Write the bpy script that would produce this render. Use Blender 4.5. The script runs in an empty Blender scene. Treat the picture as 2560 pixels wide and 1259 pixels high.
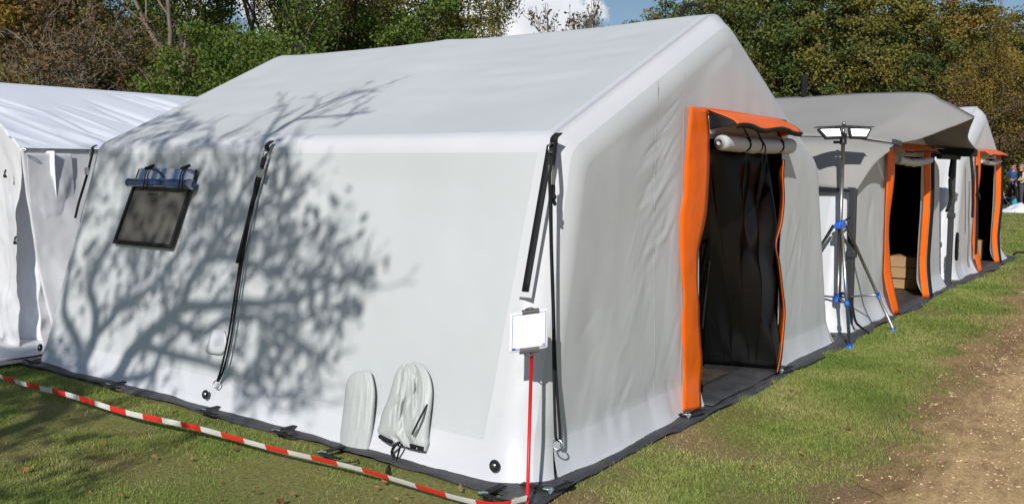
import bpy, bmesh, math, random
import numpy as np
from mathutils import Vector, Matrix
R_ = math.radians
SC = bpy.context.scene
COL = SC.collection
rng = np.random.default_rng(7)
random.seed(7)

# ------------------------------------------------------------------ camera
F_PX, YAW, PITCH = 2246.9, R_(36.74), R_(5.28)
CAM = np.array([-3.512, -2.523, 1.6])
cd = bpy.data.cameras.new('camera'); cam = bpy.data.objects.new('camera', cd); COL.objects.link(cam)
cd.sensor_width = 36; cd.lens = 36 * F_PX / 2560; cd.clip_start = 0.05; cd.clip_end = 3000
cam.location = CAM; cam.rotation_euler = (R_(90) - PITCH, 0, YAW - R_(90))
SC.camera = cam

# ------------------------------------------------------------------ light
SUN_AZ, SUN_EL = R_(23.5), R_(33.0)          # direction the light travels (from +X), elevation of the sun
SUN_DIR = np.array([math.cos(SUN_AZ) * math.cos(SUN_EL), math.sin(SUN_AZ) * math.cos(SUN_EL), -math.sin(SUN_EL)])
sd = bpy.data.lights.new('sun', 'SUN'); sd.energy = 4.0; sd.angle = R_(0.55); sd.color = (1.0, 0.972, 0.94)
so = bpy.data.objects.new('sun', sd); COL.objects.link(so); so.location = (-20, -10, 20)
so.rotation_euler = Vector(SUN_DIR).to_track_quat('-Z', 'Y').to_euler()
wd = bpy.data.worlds.new('World'); SC.world = wd; wd.use_nodes = True
nt = wd.node_tree; nt.nodes.clear()
wo = nt.nodes.new('ShaderNodeOutputWorld'); bg = nt.nodes.new('ShaderNodeBackground')
sky = nt.nodes.new('ShaderNodeTexSky'); sky.sky_type = 'NISHITA'; sky.sun_disc = False
sky.sun_elevation = SUN_EL; sky.sun_rotation = math.atan2(-SUN_DIR[0], -SUN_DIR[1])
sky.air_density = 1.0; sky.dust_density = 0.15; sky.ozone_density = 2.6
bg.inputs['Strength'].default_value = 0.068
# broken cumulus all round the sky: noise on the view direction
tc = nt.nodes.new('ShaderNodeTexCoord'); L = nt.links.new
no = nt.nodes.new('ShaderNodeTexNoise'); no.inputs['Scale'].default_value = 11; no.inputs['Detail'].default_value = 9; no.inputs['Roughness'].default_value = 0.56
L(tc.outputs['Generated'], no.inputs['Vector'])
acc = None
for az, el, rx, rz in ((41, 9.0, 0.20, 0.060), (49, 11, 0.16, 0.075), (95, 12, 0.30, 0.09), (140, 16, 0.26, 0.08), (200, 13, 0.30, 0.09), (262, 18, 0.28, 0.10), (315, 12, 0.26, 0.08), (352, 26, 0.2, 0.05)):
    c_ = (math.cos(R_(az)) * math.cos(R_(el)), math.sin(R_(az)) * math.cos(R_(el)), math.sin(R_(el)))
    sb = nt.nodes.new('ShaderNodeVectorMath'); sb.operation = 'SUBTRACT'; sb.inputs[1].default_value = c_; L(tc.outputs['Generated'], sb.inputs[0])
    ml = nt.nodes.new('ShaderNodeVectorMath'); ml.operation = 'MULTIPLY'; ml.inputs[1].default_value = (1 / rx, 1 / rx, 1 / rz); L(sb.outputs[0], ml.inputs[0])
    ln_ = nt.nodes.new('ShaderNodeVectorMath'); ln_.operation = 'LENGTH'; L(ml.outputs[0], ln_.inputs[0])
    if acc is None: acc = ln_.outputs['Value']
    else:
        mn = nt.nodes.new('ShaderNodeMath'); mn.operation = 'MINIMUM'; L(acc, mn.inputs[0]); L(ln_.outputs['Value'], mn.inputs[1]); acc = mn.outputs[0]
ma = nt.nodes.new('ShaderNodeMath'); ma.operation = 'MULTIPLY_ADD'; ma.inputs[1].default_value = 2.2; L(no.outputs[0], ma.inputs[0])
neg = nt.nodes.new('ShaderNodeMath'); neg.operation = 'MULTIPLY'; neg.inputs[1].default_value = -1.0; L(acc, neg.inputs[0]); L(neg.outputs[0], ma.inputs[2])
rp = nt.nodes.new('ShaderNodeValToRGB'); rp.color_ramp.elements[0].position = 0.22; rp.color_ramp.elements[1].position = 0.32
rp2 = nt.nodes.new('ShaderNodeValToRGB'); rp2.color_ramp.elements[0].position = 0.35; rp2.color_ramp.elements[1].position = 0.65
rp2.color_ramp.elements[0].color = (9.8, 10.3, 11.4, 1); rp2.color_ramp.elements[1].color = (14.2, 14.3, 14.6, 1)
mx = nt.nodes.new('ShaderNodeMixRGB')
L(ma.outputs[0], rp.inputs[0]); L(no.outputs[0], rp2.inputs[0])
L(rp.outputs[0], mx.inputs[0]); L(sky.outputs[0], mx.inputs[1]); L(rp2.outputs[0], mx.inputs[2]); L(mx.outputs[0], bg.inputs[0]); L(bg.outputs[0], wo.inputs[0])
vs = SC.view_settings; vs.view_transform = 'Standard'; vs.look = 'None'; vs.exposure = 0.0; vs.gamma = 1; vs.use_curve_mapping = False

# ------------------------------------------------------------------ measuring helpers (pixel of the photograph -> point on a known plane)
_fw = np.array([math.cos(YAW) * math.cos(PITCH), math.sin(YAW) * math.cos(PITCH), -math.sin(PITCH)])
_rt = np.array([math.sin(YAW), -math.cos(YAW), 0]); _up = np.cross(_rt, _fw)
def ray(px, py): return _fw + _rt * (px - 1280) / F_PX - _up * (py - 629.5) / F_PX
def at_x(px, py, x): r = ray(px, py); return CAM + r * (x - CAM[0]) / r[0]
def at_y(px, py, y): r = ray(px, py); return CAM + r * (y - CAM[1]) / r[1]
def at_z(px, py, z=0.0): r = ray(px, py); return CAM + r * (z - CAM[2]) / r[2]
def at_far(px, dist): a = YAW - math.atan((px - 1280) / F_PX); return np.array([CAM[0] + dist * math.cos(a), CAM[1] + dist * math.sin(a), 0.0])

# ------------------------------------------------------------------ noise
def _h(ix, iy, iz, s):
    n = (ix * 374761393 + iy * 668265263 + iz * 2147483647 + s * 974634777) & 0xFFFFFFFF
    n = ((n ^ (n >> 13)) * 1274126177) & 0xFFFFFFFF
    return ((n ^ (n >> 16)) & 0xFFFFFF) / float(0xFFFFFF)
def vn(x, y, z=0.0, s=0):
    x, y, z = np.broadcast_arrays(np.asarray(x, float), np.asarray(y, float), np.asarray(z, float))
    ix, iy, iz = np.floor(x).astype(np.int64), np.floor(y).astype(np.int64), np.floor(z).astype(np.int64)
    fx, fy, fz = x - ix, y - iy, z - iz
    fx, fy, fz = [f * f * (3 - 2 * f) for f in (fx, fy, fz)]
    v = 0
    for a in (0, 1):
        for b in (0, 1):
            for c in (0, 1):
                v = v + _h(ix + a, iy + b, iz + c, s) * (fx if a else 1 - fx) * (fy if b else 1 - fy) * (fz if c else 1 - fz)
    return v * 2 - 1
def fbm(x, y, z=0.0, s=0, o=4):
    v = 0; a = 1.0
    for k in range(o): v = v + a * vn(x * 2 ** k, y * 2 ** k, np.asarray(z) * 2 ** k, s + k); a *= 0.5
    return v

# ------------------------------------------------------------------ object helpers
def origin(o):
    p = Vector((0, 0, 0))
    while o is not None: p = p + o.location; o = o.parent
    return np.array(p)
def tag(o, label=None, cat=None, group=None, kind=None):
    if label: o['label'] = label
    if cat: o['category'] = cat
    if group: o['group'] = group
    if kind: o['kind'] = kind
    return o
def thing(name, label, cat, loc=(0, 0, 0), group=None):
    o = bpy.data.objects.new(name, None); COL.objects.link(o); o.location = loc; o.empty_display_size = 0.1
    return tag(o, label, cat, group)
def obj(name, V, F, mat, parent=None, smooth=True, loc=None, mi=None, solid=None, bevel=None, keep=False):
    V = np.asarray(V, float).reshape(-1, 3)
    o0 = origin(parent) if parent is not None else np.zeros(3)
    if loc is not None: o0 = np.asarray(loc, float)
    me = bpy.data.meshes.new(name)
    if isinstance(F, np.ndarray):
        n, k = F.shape
        me.vertices.add(len(V)); me.vertices.foreach_set('co', (V - o0).ravel())
        me.loops.add(n * k); me.loops.foreach_set('vertex_index', F.ravel().astype(np.int32))
        me.polygons.add(n); me.polygons.foreach_set('loop_start', np.arange(0, n * k, k, dtype=np.int32))
        me.polygons.foreach_set('loop_total', np.full(n, k, np.int32)); me.update(calc_edges=True)
    else:
        me.from_pydata((V - o0).tolist(), [], [list(map(int, f)) for f in F]); me.update()
    mats = mat if isinstance(mat, (list, tuple)) else [mat]
    for m in mats: me.materials.append(m)
    if mi is not None: me.polygons.foreach_set('material_index', np.asarray(mi, np.int32))
    if smooth: me.polygons.foreach_set('use_smooth', np.ones(len(me.polygons), bool))
    o = bpy.data.objects.new(name, me); COL.objects.link(o)
    if parent is not None: o.parent = parent
    if loc is not None: o.location = loc
    if solid:
        m = o.modifiers.new('thick', 'SOLIDIFY'); m.thickness = solid; m.offset = 0
    if bevel:
        m = o.modifiers.new('bevel', 'BEVEL'); m.width = bevel; m.segments = 2; m.limit_method = 'ANGLE'
    return o
class MB:
    def __init__(s): s.V = []; s.F = []; s.n = 0
    def add(s, V, F):
        V = np.asarray(V, float).reshape(-1, 3); s.V.append(V); s.F += [tuple(int(i) + s.n for i in f) for f in F]; s.n += len(V); return s
    def grid(s, P, closed=False):
        P = np.asarray(P, float); n, m = P.shape[:2]
        F = []
        for i in range(n - 1):
            for j in range(m if closed else m - 1):
                j2 = (j + 1) % m; F.append((i * m + j, i * m + j2, (i + 1) * m + j2, (i + 1) * m + j))
        return s.add(P.reshape(-1, 3), F)
    def box(s, lo, hi, M=None):
        x0, y0, z0 = lo; x1, y1, z1 = hi
        V = np.array([(x0, y0, z0), (x1, y0, z0), (x1, y1, z0), (x0, y1, z0), (x0, y0, z1), (x1, y0, z1), (x1, y1, z1), (x0, y1, z1)], float)
        if M is not None: V = (np.array(M)[:3, :3] @ V.T).T + np.array(M)[:3, 3]
        return s.add(V, [(0, 3, 2, 1), (4, 5, 6, 7), (0, 1, 5, 4), (1, 2, 6, 5), (2, 3, 7, 6), (3, 0, 4, 7)])
    def tube(s, P, r, k=8, cap=True):
        P = np.asarray(P, float); n = len(P); r = np.broadcast_to(np.asarray(r, float), (n,))
        T = np.gradient(P, axis=0); T /= np.maximum(np.linalg.norm(T, axis=1, keepdims=True), 1e-9)
        ref = np.array([0, 0, 1.0]) if abs(T[:, 2]).mean() < 0.85 else np.array([1.0, 0, 0])
        A = np.cross(T, ref); A /= np.maximum(np.linalg.norm(A, axis=1, keepdims=True), 1e-9); B = np.cross(T, A)
        th = np.arange(k) * 2 * math.pi / k
        Q = P[:, None, :] + r[:, None, None] * (A[:, None, :] * np.cos(th)[None, :, None] + B[:, None, :] * np.sin(th)[None, :, None])
        b = s.n; s.grid(Q, True)
        if cap: s.F.append(tuple(b + i for i in range(k))); s.F.append(tuple(b + (n - 1) * k + i for i in reversed(range(k))))
        return s
    def torus(s, c, R, r, nrm=(0, 1, 0), k=16, m=6, sq=1.0):
        n = Vector(nrm).normalized(); q = n.to_track_quat('Z', 'Y').to_matrix()
        a = np.arange(k + 1) * 2 * math.pi / k
        P = np.stack([R * np.cos(a), R * sq * np.sin(a), 0 * a], 1) @ np.array(q).T + np.asarray(c, float)
        return s.tube(P, r, m, False)
    def ball(s, c, r, k=10, m=7):
        th = np.linspace(0, math.pi, m); ph = np.arange(k) * 2 * math.pi / k
        r = np.broadcast_to(np.asarray(r, float), (3,))
        P = np.stack([np.outer(np.sin(th), np.cos(ph)) * r[0], np.outer(np.sin(th), np.sin(ph)) * r[1], np.outer(np.cos(th), np.ones(k)) * r[2]], 2) + np.asarray(c, float)
        return s.grid(P, True)
    def build(s, name, mat, parent=None, **k): return obj(name, np.concatenate(s.V), s.F, mat, parent, **k)
def smooth_path(pts, n=8):
    P = np.asarray(pts, float); Q = np.vstack([2 * P[0] - P[1], P, 2 * P[-1] - P[-2]]); out = []
    for i in range(1, len(Q) - 2):
        t = np.linspace(0, 1, n, endpoint=False)[:, None]
        a, b, c, d = Q[i - 1], Q[i], Q[i + 1], Q[i + 2]
        out.append(0.5 * ((2 * b) + (-a + c) * t + (2 * a - 5 * b + 4 * c - d) * t ** 2 + (-a + 3 * b - 3 * c + d) * t ** 3))
    return np.vstack(out + [P[-1:]])

# ------------------------------------------------------------------ materials
def hexlin(h):
    c = [int(h[i:i + 2], 16) / 255 for i in (0, 2, 4)]
    return tuple(x / 12.92 if x <= 0.04045 else ((x + 0.055) / 1.055) ** 2.4 for x in c) + (1,)
def rgb(c): return tuple(c) + (1,) if len(c) == 3 else tuple(c)
def mat(name, c, rough=0.6, spec=0.4, metal=0.0, c2=None, nscale=4.0, bump=0.0, bscale=60.0, ndet=4, trans=0.0, coat=0.0, emit=None, estr=0.0, bstretch=None, r2=None):
    m = bpy.data.materials.new(name); m.use_nodes = True; t = m.node_tree; b = t.nodes['Principled BSDF']
    b.inputs['Base Color'].default_value = rgb(c); b.inputs['Roughness'].default_value = rough
    b.inputs['Specular IOR Level'].default_value = spec; b.inputs['Metallic'].default_value = metal
    b.inputs['Coat Weight'].default_value = coat
    if emit: b.inputs['Emission Color'].default_value = rgb(emit); b.inputs['Emission Strength'].default_value = estr
    tc = t.nodes.new('ShaderNodeTexCoord')
    if c2 is not None:
        n = t.nodes.new('ShaderNodeTexNoise'); n.inputs['Scale'].default_value = nscale; n.inputs['Detail'].default_value = ndet; n.inputs['Roughness'].default_value = 0.6
        r = t.nodes.new('ShaderNodeValToRGB'); r.color_ramp.elements[0].position = 0.35; r.color_ramp.elements[1].position = 0.68
        r.color_ramp.elements[0].color = rgb(c); r.color_ramp.elements[1].color = rgb(c2)
        t.links.new(tc.outputs['Object'], n.inputs['Vector']); t.links.new(n.outputs[0], r.inputs[0]); t.links.new(r.outputs[0], b.inputs['Base Color'])
        if r2 is not None:
            mr = t.nodes.new('ShaderNodeMapRange'); mr.inputs[1].default_value = 0.35; mr.inputs[2].default_value = 0.68; mr.inputs[3].default_value = rough; mr.inputs[4].default_value = r2
            t.links.new(n.outputs[0], mr.inputs[0]); t.links.new(mr.outputs[0], b.inputs['Roughness'])
    if bump:
        n2 = t.nodes.new('ShaderNodeTexNoise'); n2.inputs['Scale'].default_value = bscale; n2.inputs['Detail'].default_value = 5
        bp = t.nodes.new('ShaderNodeBump'); bp.inputs['Strength'].default_value = bump; bp.inputs['Distance'].default_value = 0.02
        if bstretch:
            mp = t.nodes.new('ShaderNodeMapping'); mp.inputs['Scale'].default_value = bstretch
            t.links.new(tc.outputs['Object'], mp.inputs[0]); t.links.new(mp.outputs[0], n2.inputs['Vector'])
        else: t.links.new(tc.outputs['Object'], n2.inputs['Vector'])
        t.links.new(n2.outputs[0], bp.inputs['Height']); t.links.new(bp.outputs[0], b.inputs['Normal'])
    if trans:
        tr = t.nodes.new('ShaderNodeBsdfTranslucent'); tr.inputs[0].default_value = rgb(c); ms = t.nodes.new('ShaderNodeMixShader'); ms.inputs[0].default_value = trans
        out = t.nodes['Material Output']
        t.links.new(b.outputs[0], ms.inputs[1]); t.links.new(tr.outputs[0], ms.inputs[2]); t.links.new(ms.outputs[0], out.inputs['Surface'])
        if c2 is not None: t.links.new(r.outputs[0], tr.inputs[0])
    return m
def leafmat(name, cols, trans=0.25, rough=0.6, spec=0.25, posvar=None):
    m = bpy.data.materials.new(name); m.use_nodes = True; t = m.node_tree; b = t.nodes['Principled BSDF']
    g = t.nodes.new('ShaderNodeNewGeometry'); r = t.nodes.new('ShaderNodeValToRGB')
    while len(r.color_ramp.elements) < len(cols): r.color_ramp.elements.new(0.5)
    for i, c in enumerate(cols): r.color_ramp.elements[i].position = i / (len(cols) - 1); r.color_ramp.elements[i].color = rgb(c)
    src = g.outputs['Random Per Island']
    if posvar:
        tc = t.nodes.new('ShaderNodeTexCoord'); n = t.nodes.new('ShaderNodeTexNoise'); n.inputs['Scale'].default_value = posvar; n.inputs['Detail'].default_value = 3
        t.links.new(g.outputs['Position'], n.inputs['Vector'])
        mr = t.nodes.new('ShaderNodeMapRange'); mr.inputs[1].default_value = 0.3; mr.inputs[2].default_value = 0.7
        t.links.new(n.outputs[0], mr.inputs[0])
        mm = t.nodes.new('ShaderNodeMix'); mm.inputs[0].default_value = 0.6
        t.links.new(src, mm.inputs[2]); t.links.new(mr.outputs[0], mm.inputs[3]); src = mm.outputs[0]
    t.links.new(src, r.inputs[0]); t.links.new(r.outputs[0], b.inputs['Base Color'])
    b.inputs['Roughness'].default_value = rough; b.inputs['Specular IOR Level'].default_value = spec
    if trans:
        tr = t.nodes.new('ShaderNodeBsdfTranslucent'); ms = t.nodes.new('ShaderNodeMixShader'); ms.inputs[0].default_value = trans
        t.links.new(r.outputs[0], tr.inputs[0]); t.links.new(b.outputs[0], ms.inputs[1]); t.links.new(tr.outputs[0], ms.inputs[2]); t.links.new(ms.outputs[0], t.nodes['Material Output'].inputs['Surface'])
    return m
M = {}
M['grey'] = mat('grey_coated_fabric', (0.54, 0.56, 0.56), 0.5, 0.4, c2=(0.58, 0.595, 0.60), nscale=1.3, bump=0.03, bscale=9)
M['white'] = mat('white_coated_fabric', (0.605, 0.615, 0.635), 0.42, 0.45, c2=(0.64, 0.645, 0.66), nscale=2.0, bump=0.04, bscale=12)
M['sheet'] = mat('white_sheet_fabric', (0.80, 0.83, 0.90), 0.38, 0.5, c2=(0.84, 0.865, 0.92), nscale=1.5, bump=0.05, bscale=14, trans=0.08)
M['sheetwall'] = mat('white_wall_fabric', (0.80, 0.80, 0.82), 0.5, 0.4, c2=(0.85, 0.845, 0.85), nscale=2.5, bump=0.06, bscale=14, trans=0.3)
M['flygrey'] = mat('fly_grey_fabric', (0.36, 0.35, 0.33), 0.7, 0.25, c2=(0.40, 0.39, 0.365), nscale=0.9, bump=0.03, bscale=20, trans=0.16)
M['dark'] = mat('dark_grey_hem', (0.045, 0.047, 0.052), 0.5, 0.4, c2=(0.075, 0.075, 0.078), nscale=6, bump=0.25, bscale=20)
M['black'] = mat('black_webbing', (0.012, 0.012, 0.013), 0.65, 0.3, bump=0.3, bscale=220)
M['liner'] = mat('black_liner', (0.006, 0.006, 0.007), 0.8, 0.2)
M['curtain'] = mat('black_curtain', (0.003, 0.003, 0.0033), 0.27, 0.32)
M['orange'] = mat('orange_vinyl', (0.93, 0.145, 0.004), 0.42, 0.3, c2=(0.90, 0.15, 0.006), nscale=5, bump=0.3, bscale=11)
M['floor'] = mat('dirty_floor_sheet', (0.03, 0.029, 0.028), 0.55, 0.4, c2=(0.11, 0.085, 0.06), nscale=7, bump=0.2, bscale=30)
M['steel'] = mat('steel', (0.55, 0.56, 0.57), 0.3, 0.5, metal=1.0)
M['tube'] = mat('dull_tube', (0.27, 0.26, 0.25), 0.38, 0.5, metal=0.85, c2=(0.36, 0.35, 0.34), nscale=20)
M['bluep'] = mat('blue_plastic', (0.02, 0.14, 0.62), 0.4, 0.5)
M['teal'] = mat('zinc_shackle', (0.45, 0.54, 0.56), 0.35, 0.5, metal=0.7)
M['lampbody'] = mat('lamp_housing', (0.025, 0.025, 0.027), 0.45, 0.4)
M['led'] = mat('led_panel', (0.9, 0.9, 0.88), 0.4, 0.4, emit=(1.0, 0.97, 0.90), estr=4.5)
M['mesh'] = mat('window_mesh', (0.115, 0.108, 0.095), 0.75, 0.2, bump=0.3, bscale=400)
M['red'] = mat('red_paint', (0.72, 0.012, 0.018), 0.4, 0.45)
M['tapered'] = mat('tape_red', (0.78, 0.035, 0.03), 0.35, 0.45)
M['tapewhite'] = mat('tape_white', (0.80, 0.79, 0.77), 0.4, 0.45, c2=(0.66, 0.65, 0.62), nscale=9)
M['paper'] = mat('paper', (0.84, 0.84, 0.87), 0.7, 0.2)
M['ink'] = mat('blue_ink', (0.05, 0.09, 0.33), 0.6, 0.2)
M['inkpale'] = mat('grey_ink', (0.30, 0.33, 0.48), 0.6, 0.2)
M['clip'] = mat('grey_clip', (0.105, 0.105, 0.10), 0.5, 0.4)
M['card'] = mat('cardboard', (0.42, 0.26, 0.135), 0.8, 0.15, c2=(0.47, 0.30, 0.16), nscale=6)
M['cardtape'] = mat('packing_tape', (0.36, 0.22, 0.11), 0.35, 0.4)
M['sleeve'] = mat('sleeve_cloth', (0.46, 0.48, 0.465), 0.5, 0.4, c2=(0.50, 0.515, 0.50), nscale=9, bump=0.15, bscale=22)
M['seam'] = mat('seam_thread', (0.40, 0.41, 0.40), 0.7, 0.2)
def clear_vinyl():
    m = mat('clear_vinyl', (0.04, 0.075, 0.19), 0.12, 0.8, coat=0.4)
    b = m.node_tree.nodes['Principled BSDF']; b.inputs['Transmission Weight'].default_value = 0.3; b.inputs['IOR'].default_value = 1.45
    return m
M['vinyl'] = clear_vinyl()

# ================================================================== SETTING
def ground_mat():
    m = bpy.data.materials.new('turf_soil'); m.use_nodes = True; t = m.node_tree; b = t.nodes['Principled BSDF']; b.inputs['Roughness'].default_value = 0.9; b.inputs['Specular IOR Level'].default_value = 0.1
    tc = t.nodes.new('ShaderNodeTexCoord')
    def noise(s, d=5, r=0.6):
        n = t.nodes.new('ShaderNodeTexNoise'); n.inputs['Scale'].default_value = s; n.inputs['Detail'].default_value = d; n.inputs['Roughness'].default_value = r
        t.links.new(tc.outputs['Object'], n.inputs['Vector']); return n
    def ramp(src, stops):
        r = t.nodes.new('ShaderNodeValToRGB')
        while len(r.color_ramp.elements) < len(stops): r.color_ramp.elements.new(0.5)
        for i, (p, c) in enumerate(stops): r.color_ramp.elements[i].position = p; r.color_ramp.elements[i].color = rgb(c)
        t.links.new(src, r.inputs[0]); return r
    a = ramp(noise(38, 6, 0.75).outputs[0], [(0.3, (0.12, 0.12, 0.035)), (0.5, (0.25, 0.25, 0.08)), (0.72, (0.40, 0.36, 0.16))])
    c = ramp(noise(30, 6, 0.7).outputs[0], [(0.3, (0.22, 0.14, 0.075)), (0.7, (0.45, 0.30, 0.165))])
    k = ramp(noise(1.1, 6, 0.65).outputs[0], [(0.52, (0, 0, 0)), (0.66, (1, 1, 1))])
    # worn soil verge along the path
    sx = t.nodes.new('ShaderNodeSeparateXYZ'); t.links.new(tc.outputs['Object'], sx.inputs[0])
    v1 = t.nodes.new('ShaderNodeMath'); v1.operation = 'MULTIPLY_ADD'; v1.inputs[1].default_value = -0.05; t.links.new(sx.outputs[0], v1.inputs[0]); t.links.new(sx.outputs[1], v1.inputs[2])
    v2 = t.nodes.new('ShaderNodeMath'); v2.operation = 'MULTIPLY_ADD'; v2.inputs[1].default_value = 0.9; t.links.new(noise(3.5, 6, 0.7).outputs[0], v2.inputs[0]); t.links.new(v1.outputs[0], v2.inputs[2])
    v3 = t.nodes.new('ShaderNodeMapRange'); v3.inputs[1].default_value = -0.52; v3.inputs[2].default_value = -0.85; t.links.new(v2.outputs[0], v3.inputs[0])
    v4 = t.nodes.new('ShaderNodeMath'); v4.operation = 'MAXIMUM'; t.links.new(v3.outputs[0], v4.inputs[0]); t.links.new(k.outputs[0], v4.inputs[1])
    mx = t.nodes.new('ShaderNodeMixRGB'); t.links.new(v4.outputs[0], mx.inputs[0]); t.links.new(a.outputs[0], mx.inputs[1]); t.links.new(c.outputs[0], mx.inputs[2])
    t.links.new(mx.outputs[0], b.inputs['Base Color'])
    n = noise(55, 6, 0.7); bp = t.nodes.new('ShaderNodeBump'); bp.inputs['Strength'].default_value = 0.9; bp.inputs['Distance'].default_value = 0.03
    t.links.new(n.outputs[0], bp.inputs['Height']); t.links.new(bp.outputs[0], b.inputs['Normal'])
    return m
def path_mat():
    m = bpy.data.materials.new('trodden_path'); m.use_nodes = True; t = m.node_tree; b = t.nodes['Principled BSDF']; b.inputs['Roughness'].default_value = 0.9; b.inputs['Specular IOR Level'].default_value = 0.12
    tc = t.nodes.new('ShaderNodeTexCoord')
    def noise(s, d=5, r=0.6, sc=None):
        n = t.nodes.new('ShaderNodeTexNoise'); n.inputs['Scale'].default_value = s; n.inputs['Detail'].default_value = d; n.inputs['Roughness'].default_value = r
        if sc:
            mp = t.nodes.new('ShaderNodeMapping'); mp.inputs['Scale'].default_value = sc; mp.inputs['Rotation'].default_value = (0, 0, R_(-35)); t.links.new(tc.outputs['Object'], mp.inputs[0]); t.links.new(mp.outputs[0], n.inputs['Vector'])
        else: t.links.new(tc.outputs['Object'], n.inputs['Vector'])
        return n
    def ramp(src, stops):
        r = t.nodes.new('ShaderNodeValToRGB')
        while len(r.color_ramp.elements) < len(stops): r.color_ramp.elements.new(0.5)
        for i, (p, c) in enumerate(stops): r.color_ramp.elements[i].position = p; r.color_ramp.elements[i].color = rgb(c)
        t.links.new(src, r.inputs[0]); return r
    soil = ramp(noise(14, 7, 0.7).outputs[0], [(0.28, (0.25, 0.155, 0.085)), (0.5, (0.41, 0.265, 0.145)), (0.75, (0.53, 0.355, 0.20))])
    straw = ramp(noise(42, 6, 0.75).outputs[0], [(0.30, (0.42, 0.27, 0.135)), (0.5, (0.68, 0.48, 0.25)), (0.72, (0.85, 0.66, 0.38))])
    sx = t.nodes.new('ShaderNodeSeparateXYZ'); t.links.new(tc.outputs['Object'], sx.inputs[0])
    # straw litter lies thicker away from the edge strip
    mr = t.nodes.new('ShaderNodeMapRange'); mr.inputs[1].default_value = -1.15; mr.inputs[2].default_value = -1.65; mr.inputs[3].default_value = -0.15; mr.inputs[4].default_value = 0.10
    t.links.new(sx.outputs[1], mr.inputs[0])
    ad = t.nodes.new('ShaderNodeMath'); ad.operation = 'ADD'; t.links.new(noise(5.5, 9, 0.78, (0.6, 1.5, 1)).outputs[0], ad.inputs[0]); t.links.new(mr.outputs[0], ad.inputs[1])
    k = ramp(ad.outputs[0], [(0.46, (0, 0, 0)), (0.62, (1, 1, 1))])
    mx = t.nodes.new('ShaderNodeMixRGB'); t.links.new(k.outputs[0], mx.inputs[0]); t.links.new(soil.outputs[0], mx.inputs[1]); t.links.new(straw.outputs[0], mx.inputs[2])
    dk = ramp(noise(1.6, 6, 0.65, (0.5, 1.2, 1)).outputs[0], [(0.40, (0.74, 0.70, 0.66)), (0.54, (1.0, 0.98, 0.93))]); mu = t.nodes.new('ShaderNodeMixRGB'); mu.blend_type = 'MULTIPLY'; mu.inputs[0].default_value = 1.0
    t.links.new(mx.outputs[0], mu.inputs[1]); t.links.new(dk.outputs[0], mu.inputs[2]); t.links.new(mu.outputs[0], b.inputs['Base Color'])
    n = noise(48, 7, 0.75); bp = t.nodes.new('ShaderNodeBump'); bp.inputs['Strength'].default_value = 0.8; bp.inputs['Distance'].default_value = 0.02
    t.links.new(n.outputs[0], bp.inputs['Height']); t.links.new(bp.outputs[0], b.inputs['Normal'])
    return m
M['ground'] = ground_mat(); M['path'] = path_mat()
g = obj('ground', [(-1500, -1500, 0), (1500, -1500, 0), (1500, 1500, 0), (-1500, 1500, 0)], [(0, 1, 2, 3)], M['ground'], smooth=False); tag(g, kind='structure')
def path_edge(x): return -1.30 + 0.40 * np.clip(x / 8.0, -0.3, 1.4) + 0.15 * fbm(x * 0.7, 3.1, s=5) + 0.09 * fbm(x * 5.0, 9.1, s=6)
xs = np.linspace(-8, 60, 900)
P = np.zeros((len(xs), 2, 3)); P[:, 0, 0] = P[:, 1, 0] = xs; P[:, 0, 1] = path_edge(xs); P[:, 1, 1] = -5.5 + 0.2 * fbm(xs * 0.8, 1.0, s=11); P[:, :, 2] = 0.004
tag(MB().grid(P[::-1]).build('path', M['path'], smooth=False), kind='structure')

# ================================================================== INFLATED FRAME TENTS
def line_x(p, d, q, e):
    A = np.array([[d[0], -e[0]], [d[1], -e[1]]]); t = np.linalg.solve(A, np.array(q) - np.array(p)); return np.array(p) + t[0] * np.array(d)
def profile(W, d, he, hr, d2, heR, o, nb, nw, na, nr, zb, fr=0.17):
    pts = [np.array(q, float) for q in [(0, 0), (d, he), ((W + d - d2) / 2, hr), (W - d2, heR), (W, 0)]]
    lines = []
    for a, b in zip(pts[:-1], pts[1:]):
        u = (b - a) / np.linalg.norm(b - a); n = np.array([u[1], -u[0]]); lines.append((a + n * o, u))
    q = [line_x(lines[0][0], lines[0][1], (0, 0), (1, 0))] + [line_x(*lines[i], *lines[i + 1]) for i in range(3)] + [line_x(lines[3][0], lines[3][1], (0, 0), (1, 0))]
    out = []; seg = []
    def lin(a, b, n, name):
        s0 = len(out)
        for t in np.linspace(0, 1, n + 1)[(1 if out else 0):]: out.append(a + (b - a) * t)
        seg.append((name, max(s0 - 1, 0), len(out) - 1))
    def arc(a, c, b, n, name):
        s0 = len(out)
        for t in np.linspace(0, 1, n + 1)[1:]: out.append((1 - t) ** 2 * a + 2 * t * (1 - t) * c + t * t * b)
        seg.append((name, s0 - 1, len(out) - 1))
    u = [(b - a) / np.linalg.norm(b - a) for a, b in zip(q[:-1], q[1:])]
    e = fr * 0.5
    kb = q[0] + u[0] * (zb / u[0][1]); kb2 = q[4] - u[3] * (zb / -u[3][1])
    lin(q[0], kb, nb, 'bandL'); lin(kb, q[1] - u[0] * e, nw, 'wallL'); arc(q[1] - u[0] * e, q[1], q[1] + u[1] * e, na, 'eaveL')
    lin(q[1] + u[1] * e, q[2] - u[1] * 0.16, nr, 'roofL'); arc(q[2] - u[1] * 0.16, q[2], q[2] + u[2] * 0.16, na, 'ridge'); lin(q[2] + u[2] * 0.16, q[3] - u[2] * e, nr, 'roofR')
    arc(q[3] - u[2] * e, q[3], q[3] + u[3] * e, na, 'eaveR'); lin(q[3] + u[3] * e, kb2, nw, 'wallR'); lin(kb2, q[4], nb, 'bandR')
    return np.array(out), {n: (a, b) for n, a, b in seg}, q
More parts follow.
